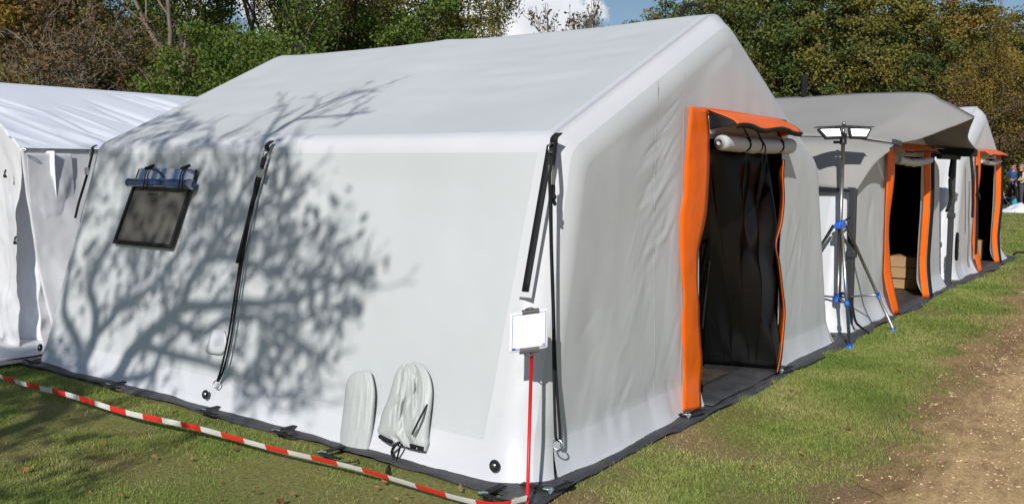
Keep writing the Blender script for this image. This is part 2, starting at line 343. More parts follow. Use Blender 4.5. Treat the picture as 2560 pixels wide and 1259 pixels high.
def creases(rs, n, src, dirs, length, amp, width):
    out = []
    for k in range(n):
        p = np.array([rs.uniform(*src[0]), rs.uniform(*src[1])]); a = R_(rs.uniform(*dirs)); l = rs.uniform(*length)
        out.append((p, p + l * np.array([math.cos(a), math.sin(a)]), rs.uniform(*amp) * rs.choice([-1, 1]), rs.uniform(*width), rs.uniform(-0.08, 0.08)))
    return out
def crease_field(cs, X, Z):
    D = np.zeros_like(X)
    for p, q, a, w, bow in cs:
        u = q - p; l = np.linalg.norm(u); u = u / l
        s = ((X - p[0]) * u[0] + (Z - p[1]) * u[1]) / l; e = -(X - p[0]) * u[1] + (Z - p[1]) * u[0] - bow * np.sin(np.clip(s, 0, 1) * math.pi) * l
        env = np.clip(s, 0, 1) * np.clip(1 - s, 0, 1) * 4
        D += a * np.where((s > 0) & (s < 1), env, 0) * np.exp(-(e / w) ** 2)
    return D

def make_tent(T, S):
    """skin of one inflated tent; T the parent Empty, S the sizes (world coordinates)"""
    W, Ln, he, hr, d, d2, heR, r, X0, Y0 = [S[k] for k in ('W', 'L', 'he', 'hr', 'd', 'd2', 'heR', 'r', 'X0', 'Y0')]
    q = S.get('q', 1.0); nb, nw, na, nr = int(5 * q) + 1, int(36 * q), int(8 * q) + 2, int(46 * q); zb = 0.20
    rs = np.random.default_rng(S['seed'])
    ts = [(ph, None) for ph in (90, 88, 85, 80, 73, 65, 56)] ; iA = 6
    ts += [(ph, None) for ph in (44, 32, 20, 10)] + [(0, y) for y in np.linspace(r, 0.30, 4)]; iB = len(ts) - 1
    ys = np.linspace(0.30, Ln - 0.30, int(70 * q) + 2)[1:]; ts += [(0, y) for y in ys]; iC = len(ts) - 1
    ts += [(0, y) for y in np.linspace(Ln - 0.30, Ln - r, 3)[1:]] + [(-ph, None) for ph in (20, 40, 56)]; iD = len(ts) - 1
    ts += [(-75, None), (-90, None)]
    rings = []; seg = None
    for ph, y in ts:
        a = R_(abs(ph)); o = r * (1 - math.cos(a)) if y is None else 0.0
        pr, seg, cor = profile(W, d, he, hr, d2, heR, o, nb, nw, na, nr, zb)
        yy = y if y is not None else (r * (1 - math.sin(a)) if ph > 0 else Ln - r * (1 - math.sin(a)))
        rings.append(np.column_stack([pr[:, 0], np.full(len(pr), yy), pr[:, 1]]))
    A = np.array(rings)                                            # (t, s, 3)
    lean = np.interp(A[..., 2], [0, he, hr], [0, S.get('lb', 0.3), S.get('lr', 0.15)])
    t01 = np.clip((A[..., 1] - 0.3) / (Ln - 0.3), 0, 1)
    A[..., 1] -= lean * t01
    A[..., 1] -= 0.12 * np.clip(A[..., 2] / he, 0, 1) * np.clip((A[..., 1] - r * 0.6) / 0.12, 0, 1) * np.clip((1.2 - A[..., 1]) / 0.9, 0, 1)
    # sag between the arches, gentle cushions and a few creases
    fy = np.clip((A[..., 1] - 0.3) / (Ln - 0.6), 0, 1); fz = A[..., 2]
    sag = np.abs(np.sin(fy * 2 * math.pi)) ** 0.8
    up = np.clip((fz - he) / 0.3, 0, 1)
    A[..., 2] -= up * 0.022 * sag
    inside = np.where(A[..., 0] < W / 2, 1.0, -1.0)
    wallm = np.clip(fz / 0.3, 0, 1) * np.clip((he - fz) / 0.25, 0, 1)
    A[..., 0] += inside * wallm * (0.028 * sag + 0.006 * fbm(A[..., 1] * 1.5, fz * 1.1, s=S['seed'] + 3, o=3) * np.clip(sag * 2, 0, 1))
    if S.get('wallcreases') is not None:
        cf = crease_field(S['wallcreases'], A[..., 1], fz) * np.where(A[..., 0] < W / 2, 1, 0) * np.clip(fz / 0.05, 0, 1) * np.clip((he + 0.4 - fz) / 0.1, 0, 1)
        A[..., 0] -= cf; A[..., 2] += cf * 0.3
    roofc = fbm(A[..., 1] * 0.9, A[..., 0] * 2.6 + fz, s=S['seed'] + 9, o=3) * 0.007 * up * np.clip(sag * 2, 0, 1)
    A[..., 2] += roofc
    if S.get('roofcreases') is not None: A[..., 2] += crease_field(S['roofcreases'], A[..., 1], A[..., 0]) * up * np.where(A[..., 0] < W / 2, 1, 0) * np.clip((A[..., 1] - 0.28) / 0.1, 0, 1)
    # puckers where the sleeves close round the tubes
    pk = np.exp(-((A[..., 1] - 0.16) / 0.13) ** 2) * np.clip(fz / 0.1, 0, 1) * (0.3 + np.exp(-((fz - 0.45) / 0.35) ** 2))
    pc = pk * 0.005 * vn(fz * 11 + A[..., 1] * 16, A[..., 1] * 3, s=S['seed'] + 1)
    A[..., 0] -= pc; A[..., 1] -= pc
    A[..., 2] *= 1 + S.get('zy', 0.0) * np.clip(A[..., 1] / Ln, 0, 1)
    # the hem flares out over the ground
    k = np.clip(1 - A[..., 2] / 0.24, 0, 1) ** 1.6 * (1 + 0.35 * vn(A[..., 1] * 2.3 + A[..., 0] * 2.1, 5.0, s=S['seed']))
    A[..., 1] -= S.get('flare', 0.06) * k * np.clip(1 - A[..., 1] / 0.25, 0, 1)
    A[..., 0] -= 0.03 * k * inside
    A[..., 2] = np.maximum(A[..., 2], 0.014)
    A += np.array([X0, Y0, 0])
    def cut(name, i0, i1, s0, s1, m, off=0.0):
        P = A[i0:i1 + 1, s0:s1 + 1].copy()
        if off:
            du = np.gradient(P, axis=0); dv = np.gradient(P, axis=1); n = np.cross(dv, du); n /= np.maximum(np.linalg.norm(n, axis=2, keepdims=True), 1e-9); P += n * off
        return MB().grid(P).build(name, m, T)
    g, w = M['grey'], M['white']
    e = lambda n: seg[n]
    for sd in 'LR':
        cut('hem_band', iB, iC, *e('band' + sd), w); cut('side_wall', iB, iC, *e('wall' + sd), S.get('wallmat', g)); cut('eave_sleeve', iB, iC, *e('eave' + sd), w)
        cut('roof_panel', iB, iC, *e('roof' + sd), S.get('roofmat', g))
    cut('ridge_panel', iB, iC, *e('ridge'), S.get('roofmat', g))
    ns = A.shape[1] - 1
    cut('arch_sleeve', iA, iB, 0, ns, w); cut('arch_sleeve', iC, iD, 0, ns, g)
    cut('gable_border', 0, iA, 0, ns, S.get('gablemat', g)); cut('gable_border', iD, len(ts) - 1, 0, ns, g)
    # front gable with the door opening
    pr, sg, cor = profile(W, d, he, hr, d2, heR, r, nb, nw, na, nr, zb)
    top = sg['ridge']; mid = (top[0] + top[1]) // 2
    left = pr[:mid + 1]; right = pr[mid:][::-1]
    xd0, xd1, zd = S['xd0'] - X0, S['xd1'] - X0, S['zd']
    def bound(z): return np.interp(z, left[:, 1], left[:, 0]), np.interp(z, right[:, 1], right[:, 0])
    st = 0.035 / q / S.get('gq', 1.0)
    zlow = np.linspace(0.0, zd, int(zd / st)); ztop = left[-1, 1]; zup = zd + (ztop - 0.0 - zd) * (1 - (1 - np.linspace(0, 1, int((ztop - zd) / st))[1:]) ** 2.2)
    n1 = int((xd0 - 0.3) / st); n2 = int((xd1 - xd0) / st); n3 = int((W - 0.3 - xd1) / st)
    mb = bmesh.new(); rows = []
    def disp(x, z):
        xl, xr = bound(np.minimum(z, ztop)); edge = np.clip(np.minimum(x - xl, xr - x) / 0.25, 0, 1); edge = edge * edge * (3 - 2 * edge)
        D = crease_field(S['creases'], x, z) * edge * S.get('ca', 1.0)
        D += edge * 0.012 * fbm(x * 1.6, z * 0.9, s=S['seed'] + 20, o=3)
        D += edge * 0.006 * np.exp(-np.minimum(abs(x - xd0 + 0.22), 9) ** 2 / 0.12) * vn(x * 5.5 + z * 1.5, z * 1.2, s=S['seed'] + 31) * np.clip((zd + 0.3 - z) / 0.5, 0, 1)
        k = np.clip(1 - z / 0.24, 0, 1) ** 1.6 * (1 + 0.35 * vn(x * 2.1, 5.0, s=S['seed']))
        return -S.get('flare', 0.06) * k - D
    rowsL, rowsR, rowsU = [], [], []
    for z in zlow:
        xl, xr = bound(z); rowsL.append([(x, z) for x in np.linspace(xl, xd0, n1 + 1)]); rowsR.append([(x, z) for x in np.linspace(xd1, xr, n3 + 1)])
    for z in np.concatenate([[zd], zup]):
        xl, xr = bound(z); f = (z - zd) / (ztop - zd); xm = left[-1, 0]; a = xd0 + (xm - xd0) * f; b = xd1 + (xm - xd1) * f
        a = max(a, xl); b = min(b, xr)
        rowsU.append([(x, z) for x in np.concatenate([np.linspace(xl, a, n1 + 1), np.linspace(a, b, n2 + 1)[1:], np.linspace(b, xr, n3 + 1)[1:]])])
    def put(rows, m):
        Q = np.array(rows); P = np.stack([Q[..., 0], disp(Q[..., 0], Q[..., 1]), np.maximum(Q[..., 1], 0.014)], 2) + np.array([X0, Y0, 0]); m.grid(P[::-1])
    mm = MB(); put(rowsL, mm); put(rowsR, mm); put(rowsU, mm)
    gp = mm.build('gable_panel', S.get('gablemat', g), T)
    bm = bmesh.new(); bm.from_mesh(gp.data); bmesh.ops.remove_doubles(bm, verts=bm.verts, dist=0.0008); bm.to_mesh(gp.data); bm.free(); gp.data.polygons.foreach_set('use_smooth', np.ones(len(gp.data.polygons), bool))
    # pale hem band and seams that follow the gable cloth
    def follow(x, z, off): return np.stack([x + X0, disp(x, z) + Y0 - off, np.maximum(z, 0.012)], -1)
    for xa, xb in ((None, xd0), (xd1, None)):
        Q = []
        for z in np.linspace(0, zb, 8):
            xl, xr = bound(z); xs_ = np.linspace((xl if xa is None else xa), (xr if xb is None else xb), 60); Q.append(follow(xs_, np.full(60, z), 0.004))
        MB().grid(np.array(Q)[::-1]).build('hem_band', M['white'], T)
    for x, za, zc in S.get('seams', []):
        x = x - X0; z = np.linspace(za, zc, 70); xx = x + 0.006 * vn(z * 3, x); P = np.stack([follow(xx - 0.006, z, 0.004), follow(xx, z, 0.006), follow(xx + 0.006, z, 0.004)], 1)
        MB().grid(P).build('seam', S.get('gablemat', g), T)
    # back gable, black lining, floor
    cb = A[-1]; c0 = cb.mean(axis=0); MB().grid(np.stack([cb, np.broadcast_to(c0, cb.shape)], 0)).build('back_panel', g, T)
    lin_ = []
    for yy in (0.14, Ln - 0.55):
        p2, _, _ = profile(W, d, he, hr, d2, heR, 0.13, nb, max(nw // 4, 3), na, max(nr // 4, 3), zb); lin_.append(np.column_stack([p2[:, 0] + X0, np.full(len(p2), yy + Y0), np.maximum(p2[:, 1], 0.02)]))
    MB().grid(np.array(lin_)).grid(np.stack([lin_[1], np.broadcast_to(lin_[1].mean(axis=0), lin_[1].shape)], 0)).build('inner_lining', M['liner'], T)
    nx = 40; fx = np.linspace(X0 + 0.05, X0 + W - 0.05, nx); fyv = np.linspace(Y0 - 0.03, Y0 + Ln - 0.4, nx); FX, FY = np.meshgrid(fx, fyv)
    FZ = 0.016 + 0.006 * (fbm(FX * 3, FY * 3, s=2) + 1)
    MB().grid(np.stack([FX, FY, FZ], 2)).build('floor_sheet', M['floor'], T)
    # dark hem lying on the turf
    def hem(pa, pb, out, wdt, n):
        pa, pb, out = [np.array(v, float) for v in (pa, pb, out)]; t = np.linspace(0, 1, n); c = pa + (pb - pa) * t[:, None]
        ww = wdt * (1 + 0.22 * fbm(t * np.linalg.norm(pb - pa) * 1.7, 2.0, s=S['seed'] + 40, o=3)); P = []
        for u, z in ((0, 0.028), (0.25, 0.022), (0.6, 0.016), (1.0, 0.010)):
            zz = z + 0.010 * (fbm(t * np.linalg.norm(pb - pa) * 4, u * 2, s=S['seed'] + 50, o=3) + 0.4) * (0.3 + u); P.append(np.column_stack([c[:, 0] + out[0] * ww * u, c[:, 1] + out[1] * ww * u, np.maximum(zz, 0.007)]))
        return MB().grid(np.array(P)).build('ground_flap', M['dark'], T, solid=0.004)
    hem((X0 - 0.22, Y0 - 0.0, 0), (X0 + W + 0.1, Y0 - 0.0, 0), (0, -1), S.get('flap', 0.20) * 0.85, 120)
    hem((X0 + 0.02, Y0 + Ln, 0), (X0 + 0.02, Y0 - 0.16, 0), (-1, 0), S.get('flap', 0.20) * 0.62, 120)
    return disp, bound

rs = np.random.default_rng(3)
XD0, XD1, ZD = 1.98, 3.44, 1.80
cr = creases(rs, 26, ((1.45, 1.75), (1.2, 1.85)), (196, 236), (0.25, 0.8), (0.003, 0.008), (0.008, 0.018))
cr += creases(rs, 24, ((1.2, 1.75), (0.5, 1.5)), (225, 262), (0.2, 0.6), (0.002, 0.006), (0.008, 0.018))
cr += creases(rs, 16, ((0.55, 1.3), (0.2, 0.9)), (215, 255), (0.2, 0.5), (0.002, 0.005), (0.012, 0.03))
cr += creases(rs, 16, ((3.55, 4.4), (0.15, 1.0)), (55, 85), (0.25, 0.6), (0.003, 0.008), (0.015, 0.035))
cr += creases(rs, 8, ((3.6, 4.0), (1.2, 2.0)), (300, 340), (0.15, 0.4), (0.002, 0.006), (0.015, 0.03))
cr += creases(rs, 10, ((1.3, 1.75), (1.85, 2.25)), (170, 215), (0.2, 0.5), (0.003, 0.006), (0.010, 0.02))
cr += creases(rs, 14, ((0.4, 1.8), (0.02, 0.1)), (60, 120), (0.12, 0.3), (0.003, 0.007), (0.02, 0.04))
wc = creases(rs, 12, ((0.5, 1.6), (0.55, 1.0)), (30, 75), (0.2, 0.5), (0.0015, 0.004), (0.015, 0.04))
wc += creases(rs, 8, ((0.6, 1.3), (0.45, 0.6)), (200, 340), (0.1, 0.35), (0.002, 0.004), (0.015, 0.03))
wc += creases(rs, 14, ((0.3, 4.6), (0.02, 0.1)), (60, 120), (0.15, 0.35), (0.002, 0.005), (0.02, 0.05))
wc += creases(rs, 8, ((3.0, 4.6), (0.2, 1.4)), (60, 120), (0.3, 0.7), (0.003, 0.006), (0.04, 0.09))
rcz = creases(rs, 22, ((0.25, 1.1), (1.2, 2.25)), (-14, 14), (0.3, 0.9), (0.002, 0.005), (0.02, 0.05)) + creases(rs, 14, ((0.4, 4.0), (0.6, 2.2)), (-25, 25), (0.4, 1.2), (0.0015, 0.004), (0.03, 0.08))
wc += creases(rs, 16, ((0.30, 0.42), (0.2, 1.5)), (-30, 30), (0.12, 0.35), (0.0015, 0.004), (0.012, 0.03))
main = thing('inflatable_tent', 'large grey inflatable tent in front with open orange-edged door', 'tent', (2.46, 2.4, 0))
S1 = dict(W=4.93, L=5.06, he=1.766, hr=2.70, d=0.402, d2=0.448, heR=1.71, r=0.21, X0=0.0, Y0=0.03, seed=11, lb=0.336, lr=0.18, zy=0.025, xd0=XD0, xd1=XD1, zd=ZD,
          creases=cr, wallcreases=wc, seams=[(1.36, 0.2, 2.12), (1.72, 0.2, 2.20)], flap=0.20, gq=1.7, ca=0.5, roofcreases=rcz)
disp1, bound1 = make_tent(main, S1)
KW = 0.402 / 1.766
NW = np.array([-1, 0, KW]) / math.hypot(1, KW)
def WP(y, z, off=0.0): return np.array([KW * z, y, z]) + NW * off          # point on the long wall
def wall_px(px, py, off=0.0):
    r = ray(px, py); n = np.array([1.0, 0, -KW]); c = CAM - NW * off; return CAM + r * (-(n @ c) / (n @ r))
def strip_px(name, pairs, plane, m, T, n=6, wav=0.0, solid=0.004, seed=0):
    """cloth strip from (left px, right px) pairs on a plane function"""
    Lp = smooth_path([plane(*a) for a, b in pairs], n); Rp = smooth_path([plane(*b) for a, b in pairs], n)
    P = np.stack([Lp + (Rp - Lp) * u for u in np.linspace(0, 1, 7)], 1)
    if wav: P[..., 1] += wav * fbm(P[..., 2] * 3 + P[..., 0], P[..., 0] * 5, s=seed, o=3)
    return MB().grid(P).build(name, m, T, solid=solid)
gpl = lambda off: (lambda x, y: at_y(x, y, S1['Y0'] - off))

# ---- door of the main tent
strip_px('door_strip', [((1722, 266), (1766, 274)), ((1716, 330), (1769, 330)), ((1713, 400), (1769, 400)), ((1711, 480), (1766, 480)), ((1703, 540), (1760, 550)), ((1702, 620), (1748, 620)), ((1704, 700), (1742, 690)), ((1706, 760), (1748, 760)), ((1706, 860), (1753, 860)), ((1707, 930), (1754, 930)), ((1705, 985), (1752, 975)), ((1705, 1026), (1749, 1018))],
         lambda x, y: at_y(x, y, S1['Y0'] - 0.035 - 0.06 * max(0, (y - 930) / 90)), M['orange'], main, wav=0.012, seed=4)
strip_px('door_strip', [((1722, 266), (1722, 276)), ((1790, 272), (1790, 290)), ((1880, 286), (1880, 305)), ((1966, 300), (1966, 318))], gpl(0.02), M['orange'], main)
rp_ = [(1950, 400, 1956, 1959), (1950, 440, 1946, 1957), (1950, 500, 1949, 1959), (1950, 560, 1944, 1953), (1950, 610, 1937, 1940), (1950, 660, 1942, 1948), (1950, 720, 1947, 1955), (1950, 780, 1949, 1961), (1950, 840, 1944, 1957), (1950, 890, 1938, 1951), (1950, 930, 1938, 1943)]
Lp = smooth_path([at_y(a, y, S1['Y0'] - 0.03) for _, y, a, b in rp_], 6); Rp = smooth_path([at_y(b, y, S1['Y0'] - 0.14) for _, y, a, b in rp_], 6)
MB().grid(np.stack([Lp + (Rp - Lp) * u for u in np.linspace(0, 1, 5)], 1)).build('door_strip', M['orange'], main, solid=0.004)
Rb = Rp + (Lp - Rp) * 0.03 + np.array([0.012, 0.0, 0])
zipw = 0.007 + 0.012 * np.clip((Rp[:, 2] - 0.0) / -0.3 + 1.0, 0, 1)
MB().tube(Lp + np.array([-0.004, -0.01, 0]), 0.011, 6).build('zip_edge', M['black'], main)
MB().tube(Rb, zipw, 6).build('zip_edge', M['black'], main)
# header flap held out like a visor
hx = np.linspace(2.03, 3.27, 34); Hh = []
for u in np.linspace(0, 1, 9):
    z = 1.985 - 0.105 * u + 0.012 * np.sin(hx * 9 + 1) * u; y = S1['Y0'] - 0.02 - 0.20 * np.sin(u * 1.45) - 0.018 * u * fbm(hx * 3, u, s=8)
    xk = hx + u * np.where(hx > 2.7, (hx - 2.7) * 0.05, 0); Hh.append(np.column_stack([xk, y, z]))
Hh = np.array(Hh); hf = MB().grid(Hh).build('header_flap', M['orange'], main, solid=0.005)
ed = np.array([Hh[-1] + [0, -0.006, 0.006], Hh[-1] + [0, -0.012, -0.008], Hh[-1] + [0, 0.008, -0.024]]); MB().grid(ed).build('edge_binding', M['black'], hf, solid=0.006)
sdp = np.array([[Hh[i, 0] + np.array([-0.002, 0, 0]), Hh[i, 0] * np.array([1, 0, 1]) + np.array([0.02, S1['Y0'] - 0.02, -0.03 * (i / 8)])] for i in range(9)]); MB().grid(sdp).build('side_cheek', M['black'], hf, solid=0.004)
sdp = np.array([[Hh[i, -1], Hh[i, -1] * np.array([1, 0, 1]) + np.array([-0.02, S1['Y0'] - 0.02, -0.03 * (i / 8)])] for i in range(9)]); MB().grid(sdp).build('side_cheek', M['orange'], hf, solid=0.004)
# rolled-up outer door under the flap
xr_ = np.linspace(2.07, 3.41, 60); cz = 1.775 - 0.012 * np.sin((xr_ - 2.03) / 1.49 * math.pi) ; tie = [2.50, 2.72, 3.14]
rad = 0.055 + 0.003 * vn(xr_ * 9, 1.0, s=3) - sum(0.016 * np.exp(-((xr_ - t) / 0.03) ** 2) for t in tie); rad[0] *= 0.35; rad[1] *= 0.8; rad[-1] *= 0.6
rolld = MB().tube(np.column_stack([xr_, np.full(60, S1['Y0'] - 0.085), cz]), rad, 20).build('rolled_door', M['grey'], main)
for t in tie:
    MB().torus((t, S1['Y0'] - 0.085, 1.768), 0.046, 0.006, (1, 0, 0.1), 18, 6).tube([(t, S1['Y0'] - 0.13, 1.79), (t + 0.01, S1['Y0'] - 0.06, 1.9)], 0.005, 6).build('tie_cord', M['black'], rolld)
MB().tube(smooth_path([(2.55, -0.125, 1.86), (2.60, -0.13, 1.81), (2.66, -0.14, 1.76), (2.68, -0.135, 1.70)]), 0.006, 6).build('tie_cord', M['black'], rolld)
for k in range(3): MB().torus((3.34 + k * 0.022, S1['Y0'] - 0.085, 1.776), 0.055, 0.003, (1, 0, 0), 18, 5).build('roll_edge', M['white'], rolld)
xs_ = np.linspace(2.03, 3.50, 20); MB().grid(np.array([[(x, S1['Y0'] - 0.012, 1.97) for x in xs_], [(x, S1['Y0'] - 0.03, 1.83) for x in xs_]])).build('door_lintel', M['grey'], main, solid=0.004)
# black inner curtain swung inwards, hanging from the lintel
b0, b1 = at_z(1752, 908, 0.06), at_z(1938, 922, 0.05); t0, t1 = np.array([2.12, 0.55, 1.78]), np.array([3.40, 0.10, 1.79])
us = np.linspace(0, 1, 110); vsx = np.linspace(0, 1, 40); C_ = []
for v in vsx:
    P_ = (t0 + (t1 - t0) * us[:, None]) * (1 - v) + (b0 + (b1 - b0) * us[:, None]) * v
    foc = 0.42 + (us - 0.42) * (0.55 + 0.45 * v)
    fold = 0.030 * np.sin(foc * 46 + 2.2 * vn(us * 4, v * 1.5, s=21)) * (0.35 + 0.65 * np.sin(v * math.pi) ** 0.5) + 0.05 * fbm(us * 3.5, v * 2.2, s=17, o=3) * v
    fold += 0.05 * np.exp(-((us - 0.62 - 0.22 * v) / 0.05) ** 2) * v - 0.04 * np.exp(-((us - 0.86 - 0.06 * v) / 0.04) ** 2) * np.sin(v * math.pi)
    P_[:, 1] -= fold; P_[:, 0] += 0.3 * fold; C_.append(P_)
C_ = np.array(C_); MB().grid(C_).build('inner_curtain', M['curtain'], main, solid=0.003)
bt = np.array([C_[-1] + [0, 0.004, 0.0], C_[-1] * np.array([1, 1, 0]) + [0, 0.012, 0.018]]); MB().grid(bt).build('curtain_hem', M['black'], main)
MB().tube([at_y(1797, 430, 0.42), at_y(1756, 820, 0.30)], 0.008, 6).build('hanging_strap', M['black'], main)
MB().tube([at_y(1790, 505, 0.40), at_y(1748, 705, 0.28)], 0.012, 6).build('hanging_strap', M['black'], main)
sl = np.linspace(1.98, 3.46, 40); MB().grid(np.array([np.column_stack([sl, np.full(40, yy) + 0.015 * fbm(sl * 3, k, s=4), np.full(40, zz)]) for k, (yy, zz) in enumerate([(0.22, 0.03), (0.17, 0.045), (0.10, 0.04), (0.02, 0.036), (-0.08, 0.032)])])).build('door_sill', M['dark'], main, solid=0.004)

# ---- window of the main tent
win = MB()
def wq(px, off): return wall_px(px[0], px[1], off)
wTL, wTR, wBL, wBR = (350, 422), (490, 424), (285, 606), (425, 619)
wy0, wy1, wz0, wz1 = 4.00, 3.275, 1.025, 1.60
wc_ = lambda u, v, off=0.0: (lambda a: wall_px(a[0], a[1], off))((np.array(wTL) * (1 - u) * (1 - v) + np.array(wTR) * u * (1 - v) + np.array(wBL) * (1 - u) * v + np.array(wBR) * u * v))
Pm = np.array([[wc_(u, v, 0.004) for u in np.linspace(0, 1, 14)] for v in np.linspace(0, 1, 14)])
wmesh = MB().grid(Pm).build('window', M['mesh'], main)
def band(u0, v0, u1, v1, hw, m, nm, par, off=0.012):
    n = 12; P = []
    for t in np.linspace(0, 1, n):
        u, v = u0 + (u1 - u0) * t, v0 + (v1 - v0) * t
        P.append([wc_(u - hw[0], v - hw[1], off), wc_(u + hw[0], v + hw[1], off)])
    return MB().grid(np.array(P)).build(nm, m, par, solid=0.004)
band(0, 0.0, 0, 1.01, (0.022, 0), M['black'], 'window_frame', wmesh); band(1, 0.0, 1, 1.01, (0.025, 0), M['black'], 'window_frame', wmesh, 0.014)
band(-0.02, 0.985, 1.02, 0.985, (0, 0.027), M['black'], 'window_frame', wmesh, 0.016); band(0, 0.225, 1.0, 0.235, (0, 0.012), M['black'], 'window_frame', wmesh, 0.011)
Pv = np.array([[wc_(u, v, 0.02 + 0.03 * v + 0.006 * math.sin(u * 17)) for u in np.linspace(0, 1, 20)] for v in np.linspace(-0.01, 0.2, 5)]); MB().grid(Pv).build('vinyl_sheet', M['vinyl'], wmesh)
rl = [wall_px(322 + (480 - 322) * t, 456 + (461 - 456) * t, 0.045) for t in np.linspace(0, 1, 30)]
rr = 0.034 + 0.005 * vn(np.linspace(0, 7, 30), 2.0, s=9)
MB().tube(rl, rr, 18).build('rolled_vinyl', M['vinyl'], wmesh)
MB().tube(np.array(rl)[1:-1] , rr[1:-1] * 0.55, 12).build('rolled_core', M['vinyl'], wmesh)
for a, b in ((372, 362), (462, 450)):
    for k in (0, 8):
        MB().tube(smooth_path([wall_px(a + k, 418, 0.02), wall_px(b + k * 0.8 + 2, 436, 0.12), wall_px(b - 2 + k, 460, 0.125), wall_px(b - 4 + k, 474, 0.06)]), 0.005, 6).build('tie_cord', M['black'], wmesh)
    MB().tube([wall_px(a - 8, 421, 0.03), wall_px(a + 12, 414, 0.03)], 0.012, 6).build('toggle', M['black'], wmesh)

# ---- guy straps, hook-and-loop strips, eyelets on the long wall
def strap(T, top, vel, ropes, ring, w_=0.045):
    a, b = top
    P = np.array([[p + np.array([0, -w_ / 2, 0]), p + np.array([0, w_ / 2, 0])] for p in smooth_path([a, (np.array(a) + b) / 2 + NW * 0.02, b], 6)]); s_ = MB().grid(P).build('guy_tab', M['black'], T, solid=0.006)
    MB().torus(np.array(b) + [0, 0, -0.02] + NW * 0.02, 0.024, 0.005, (-1, 0.2, 0.2), 16, 6).build('ring', M['steel'], s_)
    if vel is not None:
        v0, v1, hw = vel; n = 16; P = np.array([[v0 + (v1 - v0) * t + np.array([0, hw, 0]), v0 + (v1 - v0) * t - np.array([0, hw, 0])] for t in np.linspace(0, 1, n)])
        MB().grid(P).build('loop_strip', M['black'], T, solid=0.005)
        Pb = P.copy(); Pb[:, 0] += [0, 0.022, 0]; Pb[:, 1] -= [0, 0.022, 0]; Pb[-1] += (v1 - v0) / np.linalg.norm(v1 - v0) * 0.03; Pb -= NW * 0.004; MB().grid(Pb).build('strip_backing', M['white'], T)
    for rp_, rr_ in ropes: MB().tube(smooth_path(rp_, 10), rr_, 8).build('guy_rope', M['black'], T)
    if ring is not None: MB().torus(ring, 0.024, 0.0045, (-1, -0.35, 0.2), 18, 6).build('ring', M['steel'], T)
    return s_
o = 0.03
strap(main, (wall_px(680, 352, 0.02), wall_px(668, 378, 0.03)), (wall_px(661, 392, 0.012), wall_px(594, 657, 0.014), 0.021),
      [([wall_px(666, 385, .05), wall_px(650, 432, .06), wall_px(625, 520, .06), wall_px(606, 620, .055), wall_px(590, 720, .055), wall_px(571, 840, .05), wall_px(553, 920, .05), wall_px(543, 952, .04)], 0.007),
       ([wall_px(660, 400, .05), wall_px(640, 450, .06), wall_px(630, 520, .06), wall_px(611, 620, .055), wall_px(596, 720, .055), wall_px(578, 840, .05), wall_px(560, 920, .05), wall_px(546, 952, .04)], 0.007)], wall_px(541, 960, .04))
MB().box((-0.012, -0.02, -0.03), (0.012, 0.02, 0.03), Matrix.Translation(wall_px(651, 432, .075)) @ Matrix.Rotation(0.3, 4, 'X')).build('rope_slider', M['steel'], main, smooth=False, bevel=0.004)
hz = lambda x, y: at_y(x, y, -0.012 - 0.05 * max(0, (y - 900) / 200))
strap(main, (wall_px(1397, 333, 0.03), wall_px(1385, 362, 0.035)), (wall_px(1376, 362, 0.030), wall_px(1313, 728, 0.034), 0.021),
      [([wall_px(1388, 355, .05), hz(1381, 400), hz(1374, 440), hz(1375, 500), hz(1377, 600), hz(1380, 700), hz(1383, 800), hz(1384, 900), hz(1386, 1000), hz(1389, 1085), hz(1393, 1100)], 0.0075),
       ([wall_px(1391, 355, .05), hz(1385, 405), hz(1378, 445), hz(1378, 500), hz(1379, 600), hz(1382, 700), hz(1385, 800), hz(1388, 900), hz(1394, 1000), hz(1400, 1085), hz(1396, 1102)], 0.0075),
       ([hz(1380, 440), hz(1384, 470), hz(1383, 495), hz(1388, 512)], 0.009)], hz(1394, 1110))
MB().ball(hz(1383, 492), 0.018).build('rope_knot', M['black'], main)
MB().box((-0.012, -0.012, -0.05), (0.012, 0.012, 0.05), Matrix.Translation(hz(1378, 437))).build('rope_slider', M['steel'], main, smooth=False, bevel=0.004)
bs = lambda x, y, of=.03: wall_px(x, y, of)
strap(main, (bs(241, 363), bs(233, 378)), None, [([bs(234, 372, .05), bs(228, 395, .05), bs(221, 425, .05), bs(214, 450, .05), bs(205, 480, .05), bs(196, 510, .05), bs(188, 545, .05)], 0.010)], None, 0.035)
MB().box((-0.012, -0.015, -0.03), (0.012, 0.015, 0.03), Matrix.Translation(bs(217, 428, .06))).build('rope_slider', M['steel'], main, smooth=False, bevel=0.004)
for px in ((513, 985), (1236, 1163), (100, 868)):
    c = wall_px(*px, 0.045); e_ = MB().torus(c, 0.022, 0.009, NW, 18, 8).build('eyelet', M['black'], main); MB().ball(c, (0.012, 0.016, 0.016)).build('eyelet_plug', M['steel'], e_)
